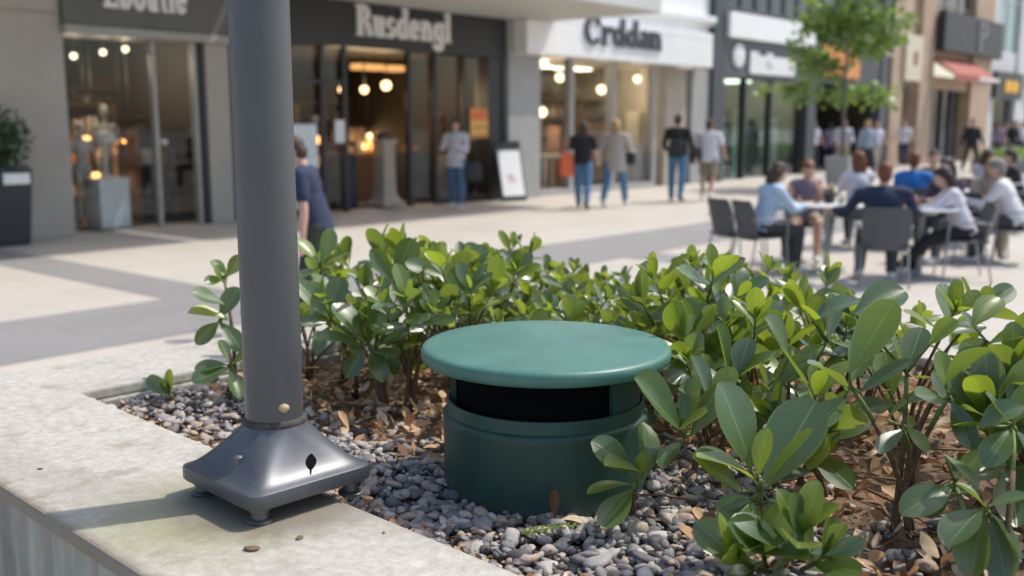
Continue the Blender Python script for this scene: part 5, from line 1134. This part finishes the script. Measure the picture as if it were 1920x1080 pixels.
# ------------------------------------------------------------------ goods and displays in the shops
def boxthing(name, label, cat, c, size, mat, bev=.02, legs=False, group=None):
    r = empty(name, c, FANG, label, cat, group); a, d, h = size; m = MB(); m.box(-a/2, a/2, -d/2, d/2, h*.9 if legs else 0, h); m.build('top' if legs else 'block', M[mat], r, bevel=bev)
    if legs:
        for sx in (-1,1):
            for sy in (-1,1): m = MB(); m.box(sx*a*.45-.03, sx*a*.45+.03, sy*d*.42-.03, sy*d*.42+.03, 0, h*.9); m.build('leg', M[mat], r)
    return r
p = onfront(205, 425, -.55); p.z = .03
r = empty('display_plinth', p, FANG, 'white plinth standing behind the far left shop window', 'plinth'); m = MB(); m.box(-.24,.24,-.24,.24,0,.72); m.box(-.25,.25,-.25,.25,.721,.75); m.build('block', M['board'], r, bevel=.01)
def mannequin(p, h, label, mat='mannequin'):
    r = empty('mannequin', p, FANG+R(180), label, 'mannequin'); k = h/1.75; m = MB(); I = Matrix.Identity(4)
    def e(x,y,z,rr): m.ell(Matrix.Translation((x*k,y*k,z*k)), [q*k for q in rr])
    e(0,0,1.64,(.075,.09,.115)); m.cap((0,0,1.45*k),.05*k,(0,0,1.56*k),.045*k); e(0,0,1.3,(.16,.1,.17)); e(0,0,1.13,(.12,.09,.15)); e(0,0,.98,(.15,.1,.12))
    for s in (-1,1): m.cap((s*.13*k,0,1.4*k),.06*k,(s*.19*k,0,1.38*k),.05*k); m.cap((s*.19*k,0,1.38*k),.045*k,(s*.25*k,.02*k,1.12*k),.035*k); m.cap((s*.25*k,.02*k,1.12*k),.035*k,(s*.22*k,.14*k,.9*k),.025*k); m.cap((s*.08*k,0,.95*k),.085*k,(s*.09*k,.02*k,.5*k),.055*k); m.cap((s*.09*k,.02*k,.5*k),.055*k,(s*.09*k,0,.08*k),.035*k); m.cap((s*.09*k,-.02*k,.05*k),.035*k,(s*.1*k,.14*k,.03*k),.025*k)
    remeshed(m, 'figure', M[mat], r, .02); return r
r = empty('display_lamp', (p.x, p.y, .785), FANG, 'white lamp with a round shade on the plinth in the far left shop window', 'lamp')
m = MB(); m.lathe([(.10,0),(.10,.02),(.035,.05),(.03,.45),(.05,.50)], 20); m.build('stand', M['mannequin'], r, True, autos=40)
m = MB(); m.lathe([(.08,.48),(.17,.53),(.19,.60),(.15,.67),(.04,.71)], 24); m.build('shade', M['mannequin'], r, True)
q = onfront(160, 400, -1.4); q.z = .03; mannequin(q, 1.6, 'pale mannequin at the left side of the far left shop window')
q = onfront(206, 400, -2.2); q.z = .03; mannequin(q, 1.9, 'taller pale mannequin behind the white plinth', 'goods2')
q = onfront(262, 400, -1.8); q.z = .03; boxthing('clothes_rack', 'dark clothes stand in the middle of the far left shop', 'rack', q, (.5,.4,1.25), 'goods3')
q = onfront(350, 400, -1.6); q.z = .03; boxthing('display_table', 'low wooden display table behind the glass door', 'table', q, (.7,.5,.75), 'goods1', .01, True)
q = onfront(240, 400, -3.0); q.z = .03; boxthing('display_table', 'wooden display table deep in the far left shop', 'table', q, (1.3,.6,.9), 'goods1', .01, True)
q = onfront(300, 400, -4.0); q.z = .03; boxthing('shelf_unit', 'tall shelf against the back of the far left shop', 'shelf', q, (1.4,.4,1.9), 'brownwood')
M['goods'] = islandmat('mixed_goods', [(0, (.03,.02,.015)), (.3, (.14,.07,.035)), (.5, (.30,.15,.06)), (.68, (.05,.06,.08)), (.85, (.50,.43,.33)), (1, (.62,.60,.56))], .6, 10, .05)
def goods_shelf(px, o, w_, h, label, seed, z0=.3):
    rr = random.Random(seed); q = onfront(px, 380, o); q.z = .035; r = empty('shelf_unit', q, FANG, label, 'shelf'); m = MB()
    m.box(-w_/2-.04,-w_/2,-.2,.2,0,h); m.box(w_/2,w_/2+.04,-.2,.2,0,h); m.box(-w_/2,w_/2,.17,.2,0,h); nsh = max(2, int((h-z0)/.42)); zs = [z0+k*(h-z0-.02)/nsh for k in range(nsh+1)]
    for z in zs: m.box(-w_/2,w_/2,-.195,.168,z,z+.025)
    m.build('rack', M['brownwood'], r); g_ = MB()
    for z in zs[:-1]:
        x = -w_/2+.03
        while x < w_/2-.1:
            a = rr.uniform(.05,.2); hh = rr.uniform(.1,.34); 
            if rr.random() < .6: g_.box(x, min(x+a, w_/2-.01), -.15, .1, z+.026, z+.026+hh)
            else: g_.lathe([(a*.3,0),(a*.5,hh*.3),(a*.4,hh*.7),(a*.2,hh)], 10, (x+a/2, -.03, z+.026))
            x += a+rr.uniform(.01,.08)
    tag(g_.build('goods', M['goods'], r), kind='stuff')
goods_shelf(165, -2.6, .9, 1.9, 'shelf of mixed wares at the left of the far left shop', 1)
goods_shelf(262, -2.6, 1.0, 1.7, 'shelf of mixed wares behind the mullion of the far left shop', 2)
goods_shelf(352, -3.2, 1.2, 2.0, 'shelf of mixed wares behind the glass door of the far left shop', 3)
goods_shelf(300, -1.4, .8, 1.5, 'low shelf of wares right of the plinth in the far left shop', 21)
goods_shelf(222, -3.6, 1.6, 2.2, 'tall shelf of wares at the back of the far left shop', 22)
goods_shelf(845, -1.9, .8, 1.8, 'shelf of wares behind the woman in the pale grey top', 23)
goods_shelf(735, -5.2, 2.2, 2.0, 'wide shelf of wares at the back of the dark shop', 24)
goods_shelf(588, -1.6, 1.3, 2.0, 'shelf of wares behind the left window of the dark shop', 4)
goods_shelf(668, -4.2, 1.6, 1.5, 'shelf of wares left of the pedestal deep in the dark shop', 5)
goods_shelf(790, -3.4, 1.5, 1.6, 'shelf of wares behind the right window of the dark shop', 6)
goods_shelf(905, -2.4, 1.2, 1.9, 'shelf of wares behind the orange poster', 7)
goods_shelf(1035, -2.6, 1.3, 2.2, 'shelf of wares in the left pane of the white fronted shop', 8)
goods_shelf(1108, -2.8, 1.5, 2.2, 'shelf of wares in the middle pane of the white fronted shop', 9)
goods_shelf(1190, -2.6, 1.6, 2.3, 'shelf of wares behind the grey counter of the white fronted shop', 10, .9)
goods_shelf(1370, -2.4, 1.6, 2.0, 'shelf of wares at the left of the slate shop', 11)
goods_shelf(1440, -2.6, 2.2, 2.0, 'shelf of wares at the right of the slate shop', 12)
# entrance pedestal
q = onfront(722, 352, -.3); q.z = .035
r = empty('stone_pedestal', q, FANG, 'beige stone pedestal with a flared foot in the dark shop entrance', 'pedestal'); m = MB()
m.rings([[(x*w_, y*w_, z) for x,y in ((-1,-1),(1,-1),(1,1),(-1,1))] for z, w_ in ((0,.27),(.06,.27),(.10,.22),(.22,.165),(.4,.15),(1.15,.14),(1.22,.18),(1.27,.185))]); m.build('shaft', M['inlight'], r, bevel=.008)
m = MB(); m.ell(Matrix.Translation((0,0,1.32)), (.2,.13,.12)); m.build('bowl', M['brownwood'], r, True)
for i, (px, o, sz, mt, lab) in enumerate(((640,-.9,(.5,.4,1.0),'goods3','dark display stand left in the dark shop entrance'),(680,-2.2,(.9,.5,.95),'goods1','brown counter deep in the dark shop entrance'),(775,-1.5,(.6,.5,1.0),'goods3','dark display stand right of the stone pedestal'),(800,-2.6,(1.0,.5,1.1),'goods1','brown counter behind the right window of the dark shop'),(850,-1.2,(.6,.4,.9),'goods2','grey display block in the right window of the dark shop'))):
    q = onfront(px, 380, o); q.z = .035; boxthing('display_stand', lab, 'display', q, sz, mt)
q = onfront(633, 250, -.11); q.z = 0
def panel(name, label, cat, px0, py0, px1, py1, o, mats, th=.02, blocks=()):
    """a flat board standing parallel to the shop fronts, with printed blocks"""
    a = onfront(px0, (py0+py1)/2, o); c = onfront(px1, (py0+py1)/2, o); top = onfront((px0+px1)/2, py0, o).z; bot = onfront((px0+px1)/2, py1, o).z
    w_ = (c-a).length; mid = (a+c)/2; r = empty(name, (mid.x, mid.y, bot), FANG, label, cat); H = top-bot
    m = MB(); m.box(-w_/2, w_/2, -th, 0, 0, H); m.build('sheet', M[mats], r, bevel=.004)
    for k, (x0,x1,z0,z1,mt) in enumerate(blocks): m = MB(); m.box(-w_/2+x0*w_, -w_/2+x1*w_, -th-.004-.001*k, -th-.0005, z0*H, z1*H); m.build('print', M[mt], r)
    return r
panel('poster', 'orange and yellow poster in the right window of the dark shop', 'poster', 881, 203, 938, 258, -.03, 'orange', .015, ((.0,1,.1,.6,'yellow'),(.05,.5,.62,.9,'orangered'),(.1,.8,.3,.42,'orange')))
panel('notice_board', 'pale blank notice board just right of the lamp post', 'board', 536, 233, 593, 392, .35, 'board', .05)
panel('poster', 'narrow white poster on the glass left of the entrance', 'poster', 628, 225, 646, 268, -.03, 'letter', .01)
# A frame sign
q = floorpt(950, 376); r = empty('a_frame_sign', q, FANG-R(12), 'black a-frame pavement sign with a white panel beside the grey pier', 'sign')
for sgn in (-1, 1):
    m = MB(); mm = Matrix.Translation((0, 0, 1.18)) @ Matrix.Rotation(sgn*R(13),4,'X') 
    m.box(-.33,.33,-.02,.02,-1.2,.0, mat=mm); m.box(-.33,.33,-.03,.03,.001,.06, mat=mm) if sgn == 1 else None
    m.build('board', M['frame'], r, bevel=.008)
mm = Matrix.Translation((0, 0, 1.18)) @ Matrix.Rotation(-R(13),4,'X'); m = MB(); m.box(-.28,.28,-.028,-.021,-1.1,-.14, mat=mm); pn = m.build('white_panel', M['white'], r)
m = MB(); m.box(-.12,.06,-.032,-.0285,-.72,-.66, mat=mm); m.box(-.10,.10,-.0315,-.0285,-.80,-.76, mat=mm); m.build('print', M['pinkish'], pn)
# white shop goods
for i, (px, o, sz, mt, lab) in enumerate(((1028,-.8,(.9,.5,.85),'cream','cream display table in the left pane of the white fronted shop'),(1050,-1.8,(.6,.4,1.5),'goods1','brown shelf behind the cream table'),(1110,-1.4,(.8,.4,1.6),'goods1','brown shelf in the middle pane of the white fronted shop'),(1195,-.5,(.9,.4,1.0),'conc','grey counter in the right pane of the white fronted shop'),(1200,-1.5,(.9,.4,1.9),'cream','cream shelf behind the grey counter'))):
    q = onfront(px, 350, o); q.z = .035; boxthing('display_stand', lab, 'display', q, sz, mt, legs=(i==0))
# slate shop goods
for i, (px, o, h, mt) in enumerate(((1352,-.5,1.75,'mannequin'),(1408,-1.0,1.7,'goods3'),(1448,-.7,1.75,'mannequin'),(1475,-.7,1.7,'white'),(1425,-.9,1.6,'goods2'))):
    q = onfront(px, 330, o); q.z = .035; mannequin(q, h, ('white mannequin at the left of the slate shop window','dark mannequin in the middle of the slate shop window','white mannequin right of the middle in the slate shop window','rightmost white mannequin in the slate shop window','grey mannequin between the others in the slate shop window')[i], mt)
q = onfront(1380, 330, -.3); q.z = .035; r = empty('display_column', q, FANG, 'pale green column display in the slate shop window', 'display'); m = MB(); m.lathe([(.2,0),(.17,.05),(.14,1.9),(.2,2.0)], 20); m.build('shaft', simple('pale_green', (.45,.62,.55), .5), r, True, autos=40)
# ------------------------------------------------------------------ street tree in a grey tub
tp = floorpt(1575, 356); tp = Vector((tp.x, tp.y, 0))
r = empty('tree_tub', tp, FANG, 'square grey tub at the foot of the street tree', 'tub'); m = MB(); m.rings([[(x*w_, y*w_, z) for x,y in ((-1,-1),(1,-1),(1,1),(-1,1))] for z, w_ in ((0,.26),(.8,.30),(.82,.30),(.82,.26),(.74,.26))]); m.build('box', M['conc'], r, bevel=.01)
def tree(loc, trunk_h, crown_c, crown_r, label, seed, nl, ls, name='street_tree'):
    rr = random.Random(seed); root = empty(name, loc, 0, label, 'tree'); sm = MB(); lm = LM(); tips = []
    cc = Vector(crown_c)
    sm.tube([(0,0,0), (.02,.01,trunk_h*.5), (-.02,.02,trunk_h), (cc.x*.4,cc.y*.4,cc.z+crown_r*.7)], [.06,.05,.042,.012], 10)
    for k in range(26):
        t = rr.uniform(.0,1); b0 = Vector((0,0,trunk_h*.9)).lerp(Vector((cc.x*.3,cc.y*.3,cc.z+crown_r*.5)), t); a = rr.uniform(0,6.28); d = Vector((math.cos(a),math.sin(a),rr.uniform(.0,.75))).normalized(); l = crown_r*rr.uniform(.55,1.08)*(1-.35*t)
        e = b0+d*l; md = b0+d*l*.5+Vector((0,0,.08)); sm.tube([b0, md, e], [.016,.010,.004], 6)
        for j in range(7): tips.append(b0.lerp(e, .35+.65*rr.random())+Vector((rr.gauss(0,.12),rr.gauss(0,.12),rr.gauss(0,.10))))
    for k in range(nl):
        c = tips[int(rr.random()**1.0*len(tips))]; p = c+Vector((rr.gauss(0,.13),rr.gauss(0,.13),rr.gauss(0,.11)))
        e = Matrix.Translation(p) @ Euler((rr.gauss(-.4,.6), rr.gauss(0,.6), rr.uniform(0,6.28))).to_matrix().to_4x4()
        L_ = ls*rr.uniform(.7,1.25); lm.leaf(e, L_, L_*.62, .15, rr.uniform(-.2,.5), 0, nu=4, nv=3, kind='oval')
    sm.build('trunk', M['bark'], root, True); lm.build('crown', M['treeleaf'], root, True); return root
tree(tp+Vector((0,0,.74)), 1.45, (.1,0,3.3), 2.0, 'slender street tree with light green leaves in front of the dark shop', 6, 2300, .2)
# potted shrub at the left pier
q = onfront(8, 455, .45); q.z = 0
r = empty('tall_planter_pot', q, FANG, 'tall dark planter pot with a white label by the beige pier', 'pot'); m = MB(); m.rings([[(x*w_, y*w_, z) for x,y in ((-1,-1),(1,-1),(1,1),(-1,1))] for z, w_ in ((0,.24),(.03,.25),(1.0,.31),(1.02,.31),(1.02,.27),(.93,.27))]); m.build('box', M['brownpot'], r, bevel=.012)
m = MB(); m.box(-.08,.26,-.325,-.312,.82,.96); m.build('paper_label', M['letter'], r)
rr = random.Random(4); lm = LM(); sm = MB()
for k in range(1500):
    v = Vector((rr.gauss(0,1),rr.gauss(0,1),rr.gauss(0,1))).normalized(); p = Vector((v.x*.38, v.y*.38, .42+v.z*.45))*1.0; p = Vector((0,0,.36)).lerp(p, rr.uniform(.4,1.12)); p.z = max(p.z, .0)
    e = Matrix.Translation(p) @ Euler((rr.gauss(.3,.7), rr.gauss(0,.7), rr.uniform(0,6.28))).to_matrix().to_4x4(); lm.leaf(e, .085, .04, .2, .3, 0, nu=4, nv=3, kind='oval')
for k in range(7): a = k*.9; sm.tube([(0,0,-.1),(.1*math.cos(a),.1*math.sin(a),.3),(.25*math.cos(a),.25*math.sin(a),.6)], [.014,.01,.005], 6)
r2 = empty('potted_shrub', q+Vector((0,0,.95)), 0, 'dense dark green shrub growing in the tall dark pot at the left edge', 'shrub'); sm.build('stem', M['bark'], r2, True); lm.build('foliage', M['bushleaf'], r2, True)
# low green planting at the far right
q = floorpt(1935, 318); r = empty('low_planter', q, FANG, 'low planter of lime green ground cover at the right edge of the street', 'planter'); m = MB(); m.box(-3,3,-1.2,1.2,0,.45); m.build('wall', M['conc'], r, bevel=.02)
lm = LM()
for k in range(2600):
    e = Matrix.Translation((rr.uniform(-2.95,2.95), rr.uniform(-1.15,1.15), .45+rr.uniform(0,.22))) @ Euler((rr.gauss(.5,.6), rr.gauss(0,.6), rr.uniform(0,6.28))).to_matrix().to_4x4(); lm.leaf(e, .16, .07, .2, .3, 0, nu=4, nv=3, kind='oval')
lm.build('foliage', M['treeleaf'], r, True)
